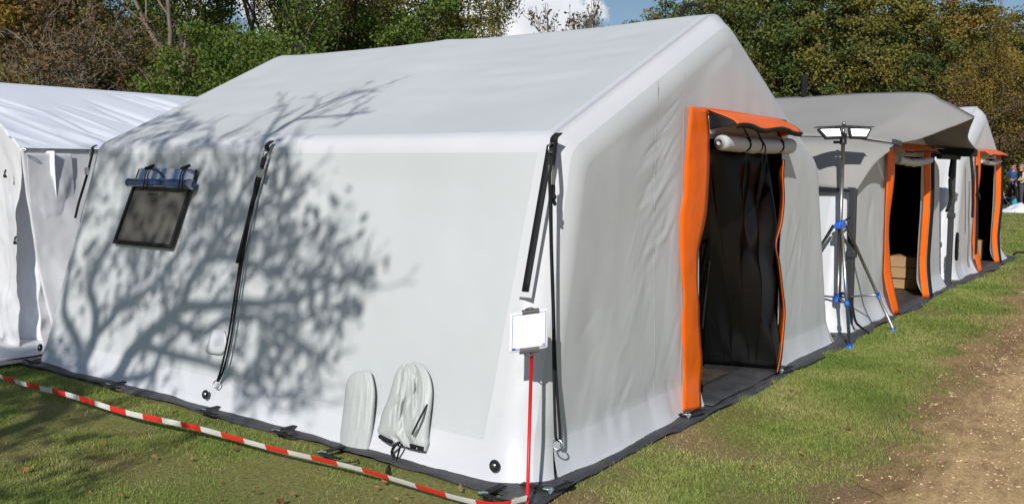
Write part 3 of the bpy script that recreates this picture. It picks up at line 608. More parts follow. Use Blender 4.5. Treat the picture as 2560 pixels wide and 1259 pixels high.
# small cloth pocket and two vent sleeves low on the wall
P = np.array([[wall_px(*(np.array(a) + (np.array(b) - a) * u), 0.010 + 0.010 * math.sin(u * math.pi) * (0.3 + k / 4)) for u in np.linspace(0, 1, 9)] for k, (a, b) in enumerate([((532, 822), (560, 824)), ((527, 836), (565, 840)), ((522, 852), (566, 858)), ((518, 868), (563, 874)), ((515, 880), (553, 886))])]); MB().grid(P).build('small_flap', M['white'], main, solid=0.004)
def sleeve(name, rows, bulge, wr, seed, mt):
    rq = np.random.default_rng(seed); scr = creases(rq, 26, ((0.1, 0.9), (0.0, 0.8)), (60, 125) if seed % 2 == 0 else (80, 100), (0.25, 0.7), (0.4, 1.1), (0.02, 0.06))
    P = []; n = 64; Rw = np.array(rows, float); tt = np.linspace(0, 1, len(Rw)); ti = np.linspace(0, 1, 34)
    rw = np.column_stack([np.interp(ti, tt, Rw[:, k]) for k in range(4)]); rw = rw if len(Rw) < 3 else np.column_stack([smooth_path(np.column_stack([tt, Rw[:, k], tt * 0]), 8)[:, 1] for k in range(4)])
    U, V_ = np.meshgrid(np.linspace(0, 1, n), np.linspace(0, 1, len(rw)))
    Hg = bulge * (0.3 + 0.7 * np.minimum(1, V_ * 1.8)) * (1 - np.clip(1 - U * 2.2, 0, 1) ** 2.2) ** 0.6 * np.clip(1 - U ** 9, 0, 1) ** 0.6 * (0.7 + 0.6 * V_)
    Hg += wr * (crease_field(scr, U, V_) + 0.35 * fbm(U * 3.0, V_ * 3.0 + seed, s=seed, o=2)) * np.clip(np.sin(U * math.pi), 0, 1) ** 0.5
    for i, (x0, y0, x1, y1) in enumerate(rw): P.append([wall_px(x0 + (x1 - x0) * u, y0 + (y1 - y0) * u, 0.012 + max(h_, 0)) for u, h_ in zip(U[i], Hg[i])])
    P = np.array(P); s_ = MB().grid(P).build(name, mt, main, solid=0.004); return s_, P
s1, P1 = sleeve('vent_sleeve', [(893, 928, 912, 925), (880, 936, 926, 930), (868, 955, 934, 956), (862, 1000, 937, 990), (856, 1050, 933, 1050), (850, 1090, 928, 1095), (845, 1117, 922, 1127)], 0.036, 0.003, 5, M['sleeve'])
s2, P2 = sleeve('vent_sleeve', [(1005, 912, 1035, 905), (992, 930, 1056, 912), (982, 960, 1072, 935), (970, 1000, 1080, 968), (957, 1030, 1079, 1005), (950, 1060, 1074, 1050), (945, 1078, 1071, 1090), (962, 1098, 1072, 1108), (985, 1108, 1066, 1128)], 0.045, 0.020, 8, M['sleeve'])
for s_, P_, q_ in ((s1, P1, 0.85), (s2, P2, 0.8)):
    ln = P_[-1]; inner = ln.mean(axis=0) + (ln - ln.mean(axis=0)) * q_ + NW * -0.02 + np.array([0, 0, 0.03]); MB().grid(np.array([ln - [0, 0, 0.004], inner])).build('sleeve_mouth', M['black'], s_)
c = P2[-1]; MB().grid(np.array([c[32:] + [0, 0, -0.002] + NW * 0.004, c[32:] + [0, 0, 0.025] + NW * 0.008])).build('mouth_binding', M['black'], s2)
MB().tube(smooth_path([wall_px(1000, 1105, .05), wall_px(988, 1112, .08), wall_px(980, 1128, .06), wall_px(984, 1145, .05), wall_px(975, 1158, .04), at_z(968, 1180, .03)]), 0.009, 6).build('draw_strap', M['black'], s2)
MB().tube(smooth_path([wall_px(1010, 1105, .05), wall_px(1000, 1118, .08), wall_px(994, 1140, .06), wall_px(990, 1148, .05)]), 0.006, 6).build('draw_strap', M['black'], s2)
MB().tube(smooth_path([wall_px(950, 1090, .05), wall_px(965, 1098, .09), wall_px(980, 1104, .06)]), 0.012, 6).build('draw_strap', M['black'], s2)
MB().tube(smooth_path([P1[-1][36], wall_px(898, 1140, .02), at_z(890, 1152, .03), at_z(866, 1156, .03)]), 0.004, 5).build('draw_strap', M['black'], s1)
MB().tube(smooth_path([wall_px(1071, 1005, .03), wall_px(1052, 1040, .10), wall_px(1030, 1085, .12)]), 0.006, 5).build('edge_piping', M['black'], s2)
# black grab loops on the ridge
for px, yv in (((722, 146), 4.6), ((1815, 28), 0.35)):
    xx = (4.93 + 0.402 - 0.448) / 2; z0 = 2.66 + 0.065 * yv / 4.97
    MB().tube(smooth_path([(xx + 0.02, yv - 0.08, z0), (xx + 0.02, yv - 0.07, z0 + 0.075), (xx + 0.02, yv + 0.04, z0 + 0.085), (xx + 0.02, yv + 0.08, z0)]), 0.014, 6).build('ridge_loop', M['black'], main)
# pegging loops along the hem
for px in ((268, 966), (505, 1030), (690, 1082), (805, 1137), (1208, 1240), (1370, 1230), (1716, 1042), (1949, 930), (75, 905)):
    c = at_z(*px, 0.03); out = np.array([-1.0, 0, 0]) if px[0] < 1300 else np.array([0, -1.0, 0]); sd_ = np.array([-out[1], out[0], 0])
    P = np.array([[c - out * 0.16 + sd_ * s * 0.022 + [0, 0, 0.012 + 0.02 * 0], c + sd_ * s * 0.022 + [0, 0, 0.014]] for s in (-1, 1)]); pl = MB().grid(P).build('peg_loop', M['black'], main, solid=0.004)
    MB().torus(c + [0, 0, 0.018], 0.022, 0.0045, (0.2, 0.1, 1), 16, 6).build('ring', M['teal'], pl)
    MB().box((-0.010, -0.010, 0), (0.010, 0.010, 0.030), Matrix.Translation(c + out * 0.012) @ Matrix.Rotation(0.5, 4, 'X')).build('shackle', M['teal'], pl, smooth=False, bevel=0.004)
    tl = smooth_path([c + out * 0.03 + [0, 0, 0.02], c + out * 0.07 + sd_ * 0.07 + [0, 0, 0.045], c + out * 0.05 + sd_ * 0.13 + [0, 0, 0.03], c + sd_ * 0.16 + [0, 0, 0.012]])
    MB().grid(np.stack([tl - out * 0.015, tl + out * 0.015], 1)).build('webbing_tail', M['black'], pl, solid=0.003)

# ================================================================== WHITE FRAME TENT ON THE LEFT
wt = thing('frame_tent', 'white fabric frame tent with creased roof behind the left end of grey tent', 'tent', (2.4, 6.7, 0))
WX, WY, WE, WR, WYR = 0.15, 5.42, 1.775, 2.42, 6.62
def wrink(a, b, s, o=4): return fbm(a, b, s=s, o=o)
# roof: near slope, far slope
nxs, nys = 300, 90
rw_ = np.random.default_rng(44); wcr = creases(rw_, 46, ((-0.3, 3.2), (5.7, 6.55)), (-46, -30), (0.5, 1.5), (0.010, 0.026), (0.015, 0.045)) + creases(rw_, 14, ((0.1, 3.0), (5.45, 5.8)), (-60, -25), (0.2, 0.5), (0.008, 0.016), (0.012, 0.03))
for nm, ya, yb in (('roof_sheet', WY - 0.03, WYR), ('roof_sheet', 2 * WYR - WY, WYR)):
    U, V_ = np.meshgrid(np.linspace(0, 1, nxs), np.linspace(0, 1, nys)); X = WX - 0.03 + U * 5.0; Y = ya + (yb - ya) * V_; Z = WE + (WR - WE) * (1 - (1 - V_) ** 1.25) + 0.0
    e = np.clip(V_ * 6, 0, 1) * np.clip((1 - V_) * 6, 0, 1)
    dg = X * 0.95 + (Y - ya) * 0.9                      # long diagonal tension folds
    Z += e * (0.045 * np.sin(dg * 7 + 1.5 * vn(X, Y * 1.3, s=4)) * np.clip(vn(dg * 1.1, 3.0, s=8) + 0.35, 0, 1) + 0.016 * np.sin(dg * 21 + vn(X * 2, Y, s=6) * 2) * np.clip(vn(X * 1.1, Y * 1.2, s=14) + 0.3, 0, 1)) - 0.03 * np.sin(V_ * math.pi) * np.sin(U * 2 * math.pi) ** 2
    Z += crease_field(wcr, X, Y) * np.clip(V_ * 8, 0, 1) * np.clip((1 - V_) * 8, 0, 1)
    MB().grid(np.stack([X, Y, Z], 2)).build(nm, M['sheet'], wt, solid=0.003)
# walls with loose folds
def cloth_wall(nm, pa, pb, zt, seed, out, amp, nn=120, zb=0.05, m=None, pleat=7.0, flarev=0.15):
    pa, pb, out = np.array(pa, float), np.array(pb, float), np.array(out, float); Lw = np.linalg.norm(pb - pa)
    U, V_ = np.meshgrid(np.linspace(0, 1, nn), np.linspace(0, 1, 60)); Z = zt(U) * (1 - V_) + zb * V_
    f = amp * (0.25 + 0.75 * V_) * (np.sin(U * Lw * pleat + 3 * vn(U * Lw * 1.5, V_ * 2, s=seed)) * 0.55 + 0.9 * fbm(U * Lw * 2.2, V_ * 2.6, s=seed + 2, o=4) + 0.5 * np.abs(fbm(U * Lw * 5, V_ * 6, s=seed + 5, o=3)))
    f = f * np.clip(V_ * 8, 0, 1) + flarev * V_ ** 1.5
    P = pa[None, None] + (pb - pa)[None, None] * U[..., None]; P = np.dstack([P[..., 0] + out[0] * f, P[..., 1] + out[1] * f, Z])
    return MB().grid(P).build(nm, m or M['sheetwall'], wt, solid=0.003)
cloth_wall('side_wall', (WX, WY, 0), (WX + 4.9, WY, 0), lambda u: WE + 0 * u, 31, (0, -1), 0.03, 200, flarev=0.46)
cloth_wall('gable_wall', (WX, 2 * WYR - WY, 0), (WX, WY, 0), lambda u: WE + (WR - WE) * (1 - np.abs(2 * u - 1) ** 1.2), 41, (-1, 0), 0.07, 170, pleat=9)
cloth_wall('loose_corner_flap', (WX - 0.10, WY + 0.75, 0), (WX + 0.24, WY - 0.09, 0), lambda u: WE - 0.02 - 0.0 * u, 57, (-0.75, -0.65), 0.06, 110, zb=0.06, m=M['sheet'], pleat=13, flarev=0.10)
cloth_wall('loose_corner_flap', (WX + 0.02, WY - 0.06, 0), (WX + 0.42, WY - 0.03, 0), lambda u: WE - 0.04 + 0 * u, 63, (0.1, -1), 0.05, 60, zb=0.05, pleat=10, flarev=0.12)
U, V_ = np.meshgrid(np.linspace(0, 1, 60), np.linspace(0, 1, 30))
Xg = WX - 0.75 + U * 1.0; Yg = WY - 0.22 + V_ * 1.3; Zg = 0.03 + 0.16 * np.clip(V_ * 1.4, 0, 1) * np.clip(fbm(Xg * 2.6, Yg * 2.2, s=71, o=3) + 0.55, 0, 2)
MB().grid(np.stack([Xg, Yg, Zg], 2)).build('mud_flap', M['sheetwall'], wt, solid=0.003)
for x0 in (0.75, 1.9): MB().grid(np.array([[(WX + x0 + k * 0.012 + 0.01 * vn(z * 3, 1.0), WY - 0.035 - 0.05 * (1 - z / WE), z) for k in (0, 1)] for z in np.linspace(WE - 0.02, 0.3, 20)])).build('wall_seam', M['sheet'], wt, solid=0.003)
cc = at_x(58, 374, WX - 0.03); MB().torus(cc, 0.020, 0.005, (-0.6, -0.7, 0.3), 18, 6, 0.5).build('corner_ring', M['steel'], wt)
for px in ((15, 434), (40, 600)):
    c = at_x(px[0], px[1], WX - 0.09); MB().tube(smooth_path([c + [0, 0, .03], c + [-.02, -.02, 0], c + [0, 0, -.03]]), 0.008, 6).ball(c + [-.02, -.02, -.02], 0.014).build('tie_toggle', M['black'], wt)
fx_, fy_ = np.meshgrid(np.linspace(-0.6, 0.3, 12), np.linspace(5.0, 6.4, 12)); MB().grid(np.stack([fx_, fy_, 0.012 + 0.012 * (vn(fx_ * 4, fy_ * 4) + 1)], 2)).build('ground_sheet', M['dark'], wt)

# ================================================================== SECOND AND THIRD TENT
def small_door(T, Y0, x0, x1, zt, seed, flare=0.06):
    z = np.linspace(0.03, zt + 0.12, 40); k = np.clip(1 - z / 0.5, 0, 1) ** 1.4
    wl = 0.05 * vn(z * 1.7, 1.0, s=seed)
    P = np.stack([np.column_stack([x0 - 0.26 * (1 - 0.2 * k) + 0.35 * wl + 0.16 * u + 0.06 * k, Y0 - 0.035 - 0.02 * u * (1 + np.sin(z * 5)) - 0.10 * k, z]) for u in np.linspace(0, 1, 6)], 1); MB().grid(P).build('door_strip', M['orange'], T, solid=0.004)
    wr = 0.05 * vn(z * 2.0, 4.0, s=seed + 3)
    P = np.stack([np.column_stack([x1 + 0.5 * wr + 0.05 * u, Y0 - 0.03 - 0.065 * u - 0.05 * k + 0.012 * np.sin(z * 4), z]) for u in np.linspace(0, 1, 5)], 1); MB().grid(P).build('door_strip', M['orange'], T, solid=0.004)
    MB().grid(P[:, -1:] + np.array([[[0.01, -0.004, 0], [0.05, -0.035, 0]]])).build('zip_edge', M['black'], T, solid=0.004)
    hx = np.linspace(x0 - 0.05, x1 + 0.1, 24); Hh = np.array([np.column_stack([hx, np.full(24, Y0 - 0.02) - 0.16 * math.sin(u * 1.4) - 0.02 * u * vn(hx * 4, u, s=seed), zt + 0.15 - 0.11 * u + 0.02 * u * vn(hx * 3, 2.0, s=seed + 1)]) for u in np.linspace(0, 1, 6)])
    hf = MB().grid(Hh).build('header_flap', M['orange'], T, solid=0.004); MB().tube(Hh[-1], 0.012, 6).build('edge_binding', M['black'], hf)
    xr = np.linspace(x0 - 0.02, x1 + 0.1, 30); rd = 0.042 + 0.010 * vn(xr * 7, 1.0, s=seed + 7); MB().tube(np.column_stack([xr, np.full(30, Y0 - 0.07), zt - 0.04 - 0.03 * np.sin((xr - x0) / (x1 - x0) * math.pi)]), rd, 14).build('rolled_door', M['grey'], T)
    xc = np.linspace(x0, x1, 30); MB().grid(np.array([np.column_stack([xc, np.full(30, Y0 + y) + 0.02 * vn(xc * 4, y), np.full(30, zz)]) for y, zz in ((0.3, 0.03), (0.1, 0.05), (-0.05, 0.045), (-0.17, 0.02))])).build('door_sill', M['dark'], T, solid=0.004)
rs = np.random.default_rng(12)
def far_creases(x0, xd0, xd1, W):
    c = creases(rs, 14, ((xd0 - x0 - 0.8, xd0 - x0 - 0.1), (0.1, 1.4)), (240, 285), (0.3, 0.8), (0.006, 0.014), (0.02, 0.05)); c += creases(rs, 10, ((xd1 - x0 + 0.1, xd1 - x0 + 0.8), (0.1, 0.8)), (60, 100), (0.3, 0.7), (0.005, 0.012), (0.02, 0.05)); return c
t2 = thing('inflatable_tent', 'grey white inflatable tent with orange doorway under the grey fly sheet', 'tent', (7.55, 2.4, 0))
S2 = dict(W=4.60, L=4.9, he=1.72, hr=2.42, d=0.36, d2=0.36, heR=1.70, r=0.2, X0=5.22, Y0=0.06, seed=23, xd0=6.85, xd1=8.30, zd=1.74, creases=far_creases(5.22, 6.85, 8.30, 4.6), q=0.6, flap=0.22, flare=0.10)
make_tent(t2, S2); small_door(t2, 0.06, 6.85, 8.30, 1.74, 3)
t3 = thing('inflatable_tent', 'white inflatable tent furthest right with orange doorway, nearest the people', 'tent', (12.5, 2.4, 0))
S3 = dict(W=4.45, L=4.9, he=1.80, hr=2.62, d=0.36, d2=0.40, heR=1.80, r=0.24, X0=10.30, Y0=0.05, seed=37, xd0=11.85, xd1=13.45, zd=1.76, creases=far_creases(10.3, 11.85, 13.45, 4.45), q=0.6, roofmat=M['white'], gablemat=M['white'], flap=0.25, flare=0.12)
make_tent(t3, S3); small_door(t3, 0.05, 11.85, 13.45, 1.76, 9)
MB().tube(smooth_path([(10.72, -0.06, 1.78), (10.74, -0.09, 1.5), (10.80, -0.1, 1.15), (10.82, -0.1, 0.9)]), 0.02, 6).build('guy_tab', M['black'], t3)
for k in (0, 0.07): MB().tube(smooth_path([(10.95 + k, -0.1, 1.65), (11.0 + k * .6, -0.12, 1.1), (11.05 + k * 1.4, -0.12, 0.7), (11.06 + k, -0.12, 0.35)]), 0.012, 6).build('guy_rope', M['black'], t3)
MB().torus((11.0, -0.13, 1.2), 0.06, 0.012, (0.6, -1, 0.2), 14, 6).build('rope_coil', M['black'], t3)
MB().tube(smooth_path([(14.9, -0.1, 0.05), (14.96, -0.2, 0.1), (15.05, -0.5, 0.06), (15.0, -0.7, 0.02)]), 0.02, 6).build('hem_strap', M['black'], t3)
MB().tube([(14.85, 0.2, 0), (14.85, 0.2, 2.15)], 0.012, 6).build('guy_pole', M['black'], t3)
# black fin standing on the second tent's ridge
P = np.array([[(7.6 - w_, 1.29, z), (7.6, 1.25, z), (7.6 + w_, 1.29, z), (7.6, 1.33, z)] for w_, z in ((0.06, 2.38), (0.062, 2.5), (0.058, 2.62), (0.045, 2.70), (0.012, 2.745))]); MB().grid(P, True).build('ridge_fin', M['black'], t2, smooth=False)

# ---- grey fly sheet on two poles over the second tent's porch
fly = thing('fly_sheet', 'dark grey fly sheet propped on posts over the second tent doorway', 'awning', (7.6, 0.3, 0))
def fly_grid(rows, m, nm, n=30, sag=0.0, seed=1):
    Q = [smooth_path(r, 10) for r in rows]; k = min(len(q) for q in Q); Q = np.array([q[np.linspace(0, len(q) - 1, n).round().astype(int)] for q in Q])
    T_ = np.array([smooth_path(Q[:, i], 10) for i in range(n)]).transpose(1, 0, 2)
    T_[..., 2] += 0.008 * fbm(T_[..., 0] * 2, T_[..., 1] * 2 + T_[..., 2], s=seed, o=3)
    return MB().grid(T_).build(nm, m, fly, solid=0.003)
# rows run from the back of the sheet to its front edge; columns from ridge to eave
rid = [(7.6, 2.6, 2.50), (7.6, 1.2, 2.485), (7.6, 0.0, 2.475), (7.6, -0.30, 2.36), (7.6, -0.62, 2.172)]
lm = [(6.7, 2.6, 2.21), (6.7, 1.2, 2.20), (6.7, 0.1, 2.17), (6.75, -0.15, 2.10), (6.85, -0.36, 1.96)]
le = [(5.95, 2.6, 1.96), (5.95, 1.2, 1.95), (5.95, 0.3, 1.93), (6.0, 0.08, 1.90), (6.1, -0.19, 1.85)]
fly_grid([rid, lm, le], M['flygrey'], 'canopy', seed=2)
rm = [(8.5, 2.6, 2.25), (8.5, 1.2, 2.24), (8.6, 0.1, 2.18), (8.7, -0.18, 2.10), (8.75, -0.36, 1.98)]
re_ = [(9.8, 2.6, 1.90), (9.8, 1.2, 1.89), (9.85, 0.3, 1.87), (9.85, 0.0, 1.85), (9.85, -0.30, 1.83)]
fly_grid([rid, rm, re_], M['flygrey'], 'canopy', seed=3)
# side curtain below the near eave, gathered to the front post
c0 = [(5.95, 2.6, 1.955), (5.95, 1.2, 1.945), (5.95, 0.3, 1.925), (6.0, 0.08, 1.895), (6.1, -0.19, 1.845)]
c1 = [(5.62, 2.6, 1.86), (5.62, 1.2, 1.85), (5.58, 0.42, 1.82), (5.62, 0.2, 1.76), (5.75, -0.08, 1.66)]
c2 = [(5.5, 2.6, 1.45), (5.5, 1.2, 1.44), (5.42, 0.42, 1.42), (5.42, 0.2, 1.41), (5.42, 0.0, 1.40)]
fly_grid([c0, c1, c2], M['flygrey'], 'side_curtain', seed=5)
def post(x, y, zt, w_=0.045, nm='post'):
    m = MB(); m.box((x - w_, y - w_, 0.0), (x + w_, y + w_, zt)); p_ = m.build(nm, M['postm'], fly, smooth=False, bevel=0.008); MB().box((x - w_ * 2.2, y - w_ * 2.2, 0), (x + w_ * 2.2, y + w_ * 2.2, 0.03)).build('foot_plate', M['postm'], p_, smooth=False, bevel=0.006)
    MB().box((x - w_ * 1.4, y - w_ * 1.4, zt * 0.52), (x + w_ * 1.4, y + w_ * 1.4, zt * 0.52 + 0.07)).build('height_clamp', M['postm'], p_, smooth=False, bevel=0.008)
M['postm'] = mat('dark_post', (0.06, 0.064, 0.07), 0.45, 0.4, metal=0.4)
post(5.44, 0.04, 1.42, 0.032); post(9.75, -0.02, 1.80, 0.034)
tr = MB(); tr.box((9.62, -0.3, 1.76), (9.80, 2.4, 1.86)); tr.box((8.6, -0.10, 1.72), (9.8, -0.04, 1.78)); tr.build('truss', M['black'], fly, smooth=False, bevel=0.01)
tr = MB(); tr.tube([(5.44, 0.04, 1.40), (5.44, 2.5, 1.42)], 0.025, 6); tr.build('truss', M['postm'], fly)
MB().box((-0.14, -0.015, -0.025), (0.14, 0.015, 0.025), Matrix.Translation((6.02, -0.2, 1.86)) @ Matrix.Rotation(0.05, 4, 'Y')).build('tension_buckle', M['postm'], fly, smooth=False, bevel=0.005)
MB().tube(smooth_path([(9.5, -0.05, 1.72), (9.35, -0.06, 1.5), (9.45, -0.06, 1.2), (9.3, -0.05, 1.05)]), 0.022, 6).build('hanging_strap', M['black'], fly)
MB().torus((9.85, -0.09, 0.55), 0.07, 0.018, (0.3, -1, 0), 14, 6, 2.6).build('cable_loop', M['black'], fly)

# ---- cardboard boxes inside the second tent
for i in range(3):
    z = 0.03 + i * 0.142; jx = 0.015 * (-1) ** i
    b_ = thing('cardboard_box', ['long flat cardboard box, bottom of the stack in the second tent', 'long flat cardboard box, middle of the stack in the second tent', 'long flat cardboard box on top of the stack in the second tent'][i], 'box', (9.2, 0.9, z), 'boxes stacked in the second tent')
    MB().box((8.95 + jx, 0.20, z), (9.38 + jx, 1.65, z + 0.136)).build('carton', M['card'], b_, smooth=False, bevel=0.006)
    MB().box((9.13 + jx, 0.201, z + 0.137), (9.19 + jx, 1.649, z + 0.139)).build('closing_tape', M['cardtape'], b_, smooth=False)
b_ = thing('cardboard_box', 'cardboard box just inside the furthest tent doorway', 'box', (14.0, 0.8, 0.03)); MB().box((13.8, 0.25, 0.03), (14.15, 1.2, 0.36)).build('carton', M['card'], b_, smooth=False, bevel=0.006); MB().box((13.95, 0.251, 0.361), (14.0, 1.199, 0.363)).build('closing_tape', M['cardtape'], b_, smooth=False)

# ================================================================== WORK LIGHT ON A TRIPOD
lamp = thing('work_light', 'twin LED work light on tripod between the two nearest tents', 'work light', (5.23, 0.10, 0))
LX, LY = 5.23, 0.09
MB().tube([(LX, LY, 0.34), (LX, LY, 1.08)], 0.027, 12).build('column', M['tube'], lamp); MB().tube([(LX, LY, 1.0), (LX, LY, 1.88)], 0.019, 12).build('mast', M['tube'], lamp)
cl = MB(); cl.tube([(LX, LY, 1.03), (LX, LY, 1.11)], 0.045, 12); cl.box((LX - 0.10, LY - 0.03, 1.035), (LX + 0.10, LY + 0.03, 1.085)); hub = cl.build('hub', M['bluep'], lamp, smooth=False, bevel=0.008)
MB().tube([(LX + 0.03, LY - 0.02, 1.1), (LX + 0.10, LY - 0.06, 1.135)], 0.01, 6).build('clamp_lever', M['black'], hub)
MB().tube([(LX, LY, 0.33), (LX, LY, 0.41)], 0.04, 12).build('brace_collar', M['bluep'], lamp)
feet = [(4.655, -0.20, 0.02), (5.79, -0.29, 0.02), (5.26, 0.74, 0.02)]
for f in feet:
    f = np.array(f); tp = np.array([LX, LY, 1.06]) + (f - [LX, LY, 0.02]) * np.array([0.10, 0.10, 0]); lg = MB().tube([tp, f], 0.016, 10).build('leg', M['steel'] if f[0] < 5 else M['tube'], lamp)
    MB().tube([f + [0, 0, -0.02], f + [0, 0, 0.025]], [0.032, 0.022], 12).build('foot', M['bluep'], lg)
    mid = tp + (f - tp) * 0.66; MB().tube([mid - (f - tp) * 0.02, mid + (f - tp) * 0.02], 0.023, 8).build('brace_clip', M['bluep'], lg); MB().tube([mid, (LX, LY, 0.37)], 0.009, 8).build('brace', M['tube'], lg)
# lamp head: flat bar with two tilted panels
ct = np.array([LX, LY, 1.90]); fwd = np.array([-0.80, -0.60, 0]); sd_ = np.array([0.60, -0.80, 0])
MB().tube([ct + [0, 0, -0.07], ct + [0, 0, 0.03]], 0.032, 12).build('socket', M['lampbody'], lamp); MB().tube([ct + [0, 0, 0.03], ct + [0, 0, 0.13]], 0.012, 8).ball(ct + [0, 0, 0.125], 0.02).build('finial', M['steel'], lamp)
MB().tube([ct + [0, 0, -0.05] + sd_ * 0.03, ct + [0, 0, -0.05] - sd_ * 0.09], 0.014, 6).build('tilt_knob', M['lampbody'], lamp)
def headpanel(s):
    a0, a1 = 0.035, 0.225
    tl, tr_, bl, br = [ct + sd_ * s * u + fwd * f + [0, 0, z] for u, f, z in ((a0, 0.03, 0.085), (a1 + 0.03, 0.03, 0.078), (a0, 0.085, -0.005), (a1 - 0.03, 0.085, -0.012))]
    n = np.cross(tr_ - tl, bl - tl); n = n / np.linalg.norm(n); n = n if n @ fwd > 0 else -n
    V = [tl, tr_, br, bl] + [p - n * 0.03 for p in (tl, tr_, br, bl)]; F = [(0, 1, 2, 3), (4, 7, 6, 5), (0, 4, 5, 1), (1, 5, 6, 2), (2, 6, 7, 3), (3, 7, 4, 0)]
    hd = obj('lamp_head', V, F, M['lampbody'], lamp, smooth=False)
    c4 = (tl + tr_ + br + bl) / 4; W4 = [c4 + (p - c4) * np.array([0.80, 0.80, 0.70]) + n * 0.004 for p in (tl, tr_, br, bl)]; obj('led_panel', W4, [(0, 1, 2, 3)], M['led'], hd, smooth=False)
headpanel(-1); headpanel(1)
bar = MB(); P = np.array([[ct + sd_ * u + fwd * f + [0, 0, z] for f, z in ((-0.05, 0.085), (0.05, 0.092), (0.05, 0.108 - abs(u) * 0.05), (-0.05, 0.10 - abs(u) * 0.05))] for u in np.linspace(-0.275, 0.275, 13)]); bar.grid(P, True); bar.build('top_bar', M['lampbody'], lamp, smooth=False)
MB().tube(smooth_path([(LX + 0.01, LY - 0.03, 0.42), (LX + 0.06, LY - 0.1, 0.35), (LX + 0.10, LY - 0.14, 0.15), (LX + 0.17, LY - 0.17, 0.08), (LX + 0.22, LY - 0.25, 0.01)]), 0.012, 6).build('strap_end', M['black'], lamp)

# ================================================================== NOTICE ON A RED STAKE
sg = thing('notice_stake', 'blank paper notice in clips on thin red stake at the near tent corner', 'sign', (-0.205, -0.142, 0))
SX, SY = -0.205, -0.142; sfw = np.array([CAM[0] - SX, CAM[1] - SY, 0]); sfw /= np.linalg.norm(sfw); sfw0 = sfw.copy(); sfw = np.array([sfw[0] * math.cos(0.12) - sfw[1] * math.sin(0.12), sfw[0] * math.sin(0.12) + sfw[1] * math.cos(0.12), 0]); sr = np.array([-sfw[1], sfw[0], 0])
def sp(u, z, off=0.0):
    ln = 0.21 * max(z, 0); kk = 1 + ln / 4.2                       # the stake leans back towards the tent corner
    return np.array([SX, SY, 0]) - sfw0 * ln + sr * u * 1.03 * kk + sfw * off + np.array([0, 0, 1.6 - (1.6 - (z - 0.012)) * kk if z > 0 else 0.0])
MB().tube([sp(0, 0.0), sp(0.010, 0.4), sp(0.020, 0.79)], 0.0085, 10).build('stake', M['red'], sg)
def quad(us, off): return [sp(u, z, off) for u, z in us]
TLc, TRc, BRc, BLc = (-0.078, 0.955), (0.092, 0.978), (0.089, 0.795), (-0.083, 0.772)
def bil(u, v): a = np.array(TLc) * (1 - u) * (1 - v) + np.array(TRc) * u * (1 - v) + np.array(BRc) * u * v + np.array(BLc) * (1 - u) * v; return a
P = np.array([[sp(*bil(u, v), 0.018 + 0.006 * math.sin(u * 3.1)) for u in np.linspace(0, 1, 14)] for v in np.linspace(0, 1, 10)]); sheet = MB().grid(P).build('paper_sheet', M['paper'], sg, solid=0.002)
def prn(nm, u0, v0, u1, v1, m, par):
    Q = np.array([[sp(*bil(u, v), 0.0205 + 0.006 * math.sin(u * 3.1)) for u in np.linspace(u0, u1, 8)] for v in (v0, v1)]); return MB().grid(Q).build(nm, m, par)
for a in ((0.06, 0.055, 0.94, 0.068), (0.06, 0.93, 0.94, 0.943), (0.06, 0.068, 0.075, 0.93), (0.925, 0.068, 0.94, 0.93)): prn('printed_border', *a, M['ink'], sheet)
fl_ = prn('printed_flag', 0.07, 0.885, 0.165, 0.945, M['ink'], sheet)
for a in ((0.185, 0.90, 0.36, 0.908), (0.185, 0.922, 0.33, 0.930)): prn('printed_line', *a, M['inkpale'], sheet)
def text(s, size, org, nm, m, par):
    cu = bpy.data.curves.new('t', 'FONT'); cu.body = s; cu.size = size; cu.align_x = 'RIGHT'; to = bpy.data.objects.new('t', cu); COL.objects.link(to)
    dg = bpy.context.evaluated_depsgraph_get(); me = bpy.data.meshes.new_from_object(to.evaluated_get(dg)); bpy.data.objects.remove(to)
    V = np.array([v.co[:] for v in me.vertices]); F = [tuple(p.vertices) for p in me.polygons]; tilt = (TRc[1] - TLc[1]) / (TRc[0] - TLc[0])
    W3 = [sp(org[0] + v[0], org[1] + v[1] + v[0] * tilt, 0.0225) for v in V]; return obj(nm, W3, F, m, par, smooth=False)
text('Technisches', 0.0072, bil(0.885, 0.885), 'printed_text', M['ink'], sheet); text('Hilfswerk', 0.0072, bil(0.885, 0.925), 'printed_text', M['ink'], sheet)
cgr = bil(0.905, 0.895); MB().torus(sp(cgr[0], cgr[1], 0.023), 0.004, 0.0012, sfw, 12, 4).build('printed_emblem', M['ink'], sheet)
def clip(u0, z0, wdt, hgt, up, nm):
    m = MB(); s = 1 if up else -1
    pf = [(0, 0.030), (0.45 * hgt, 0.034), (hgt, 0.030), (hgt * 1.25, 0.015), (hgt, 0.002), (0, 0.004)]
    P = np.array([[sp(u, z0 + s * a + (u - u0) * 0.12, b) for a, b in pf] for u in (u0 - wdt / 2, u0 + wdt / 2)]); m.grid(P, True); b = m.n
    m.F.append((0, 1, 2, 3, 4, 5)); m.F.append((11, 10, 9, 8, 7, 6)); c_ = m.build(nm, M['clip'], sg, smooth=False)
    mm = MB(); mm.tube([sp(u0 - wdt * 0.3, z0 + s * hgt * 1.2, 0.018), sp(u0, z0 + s * hgt * 1.75, 0.03), sp(u0 + wdt * 0.3, z0 + s * hgt * 1.2, 0.018)], 0.004, 6); mm.build('clip_handle', M['clip'], c_)
clip(0.012, 0.955, 0.075, 0.016, True, 'clip'); clip(0.006, 0.80, 0.085, 0.024, False, 'clip')
MB().ball(sp(0.018, 0.787, 0.02), 0.008).build('fixing_screw', M['steel'], sg)

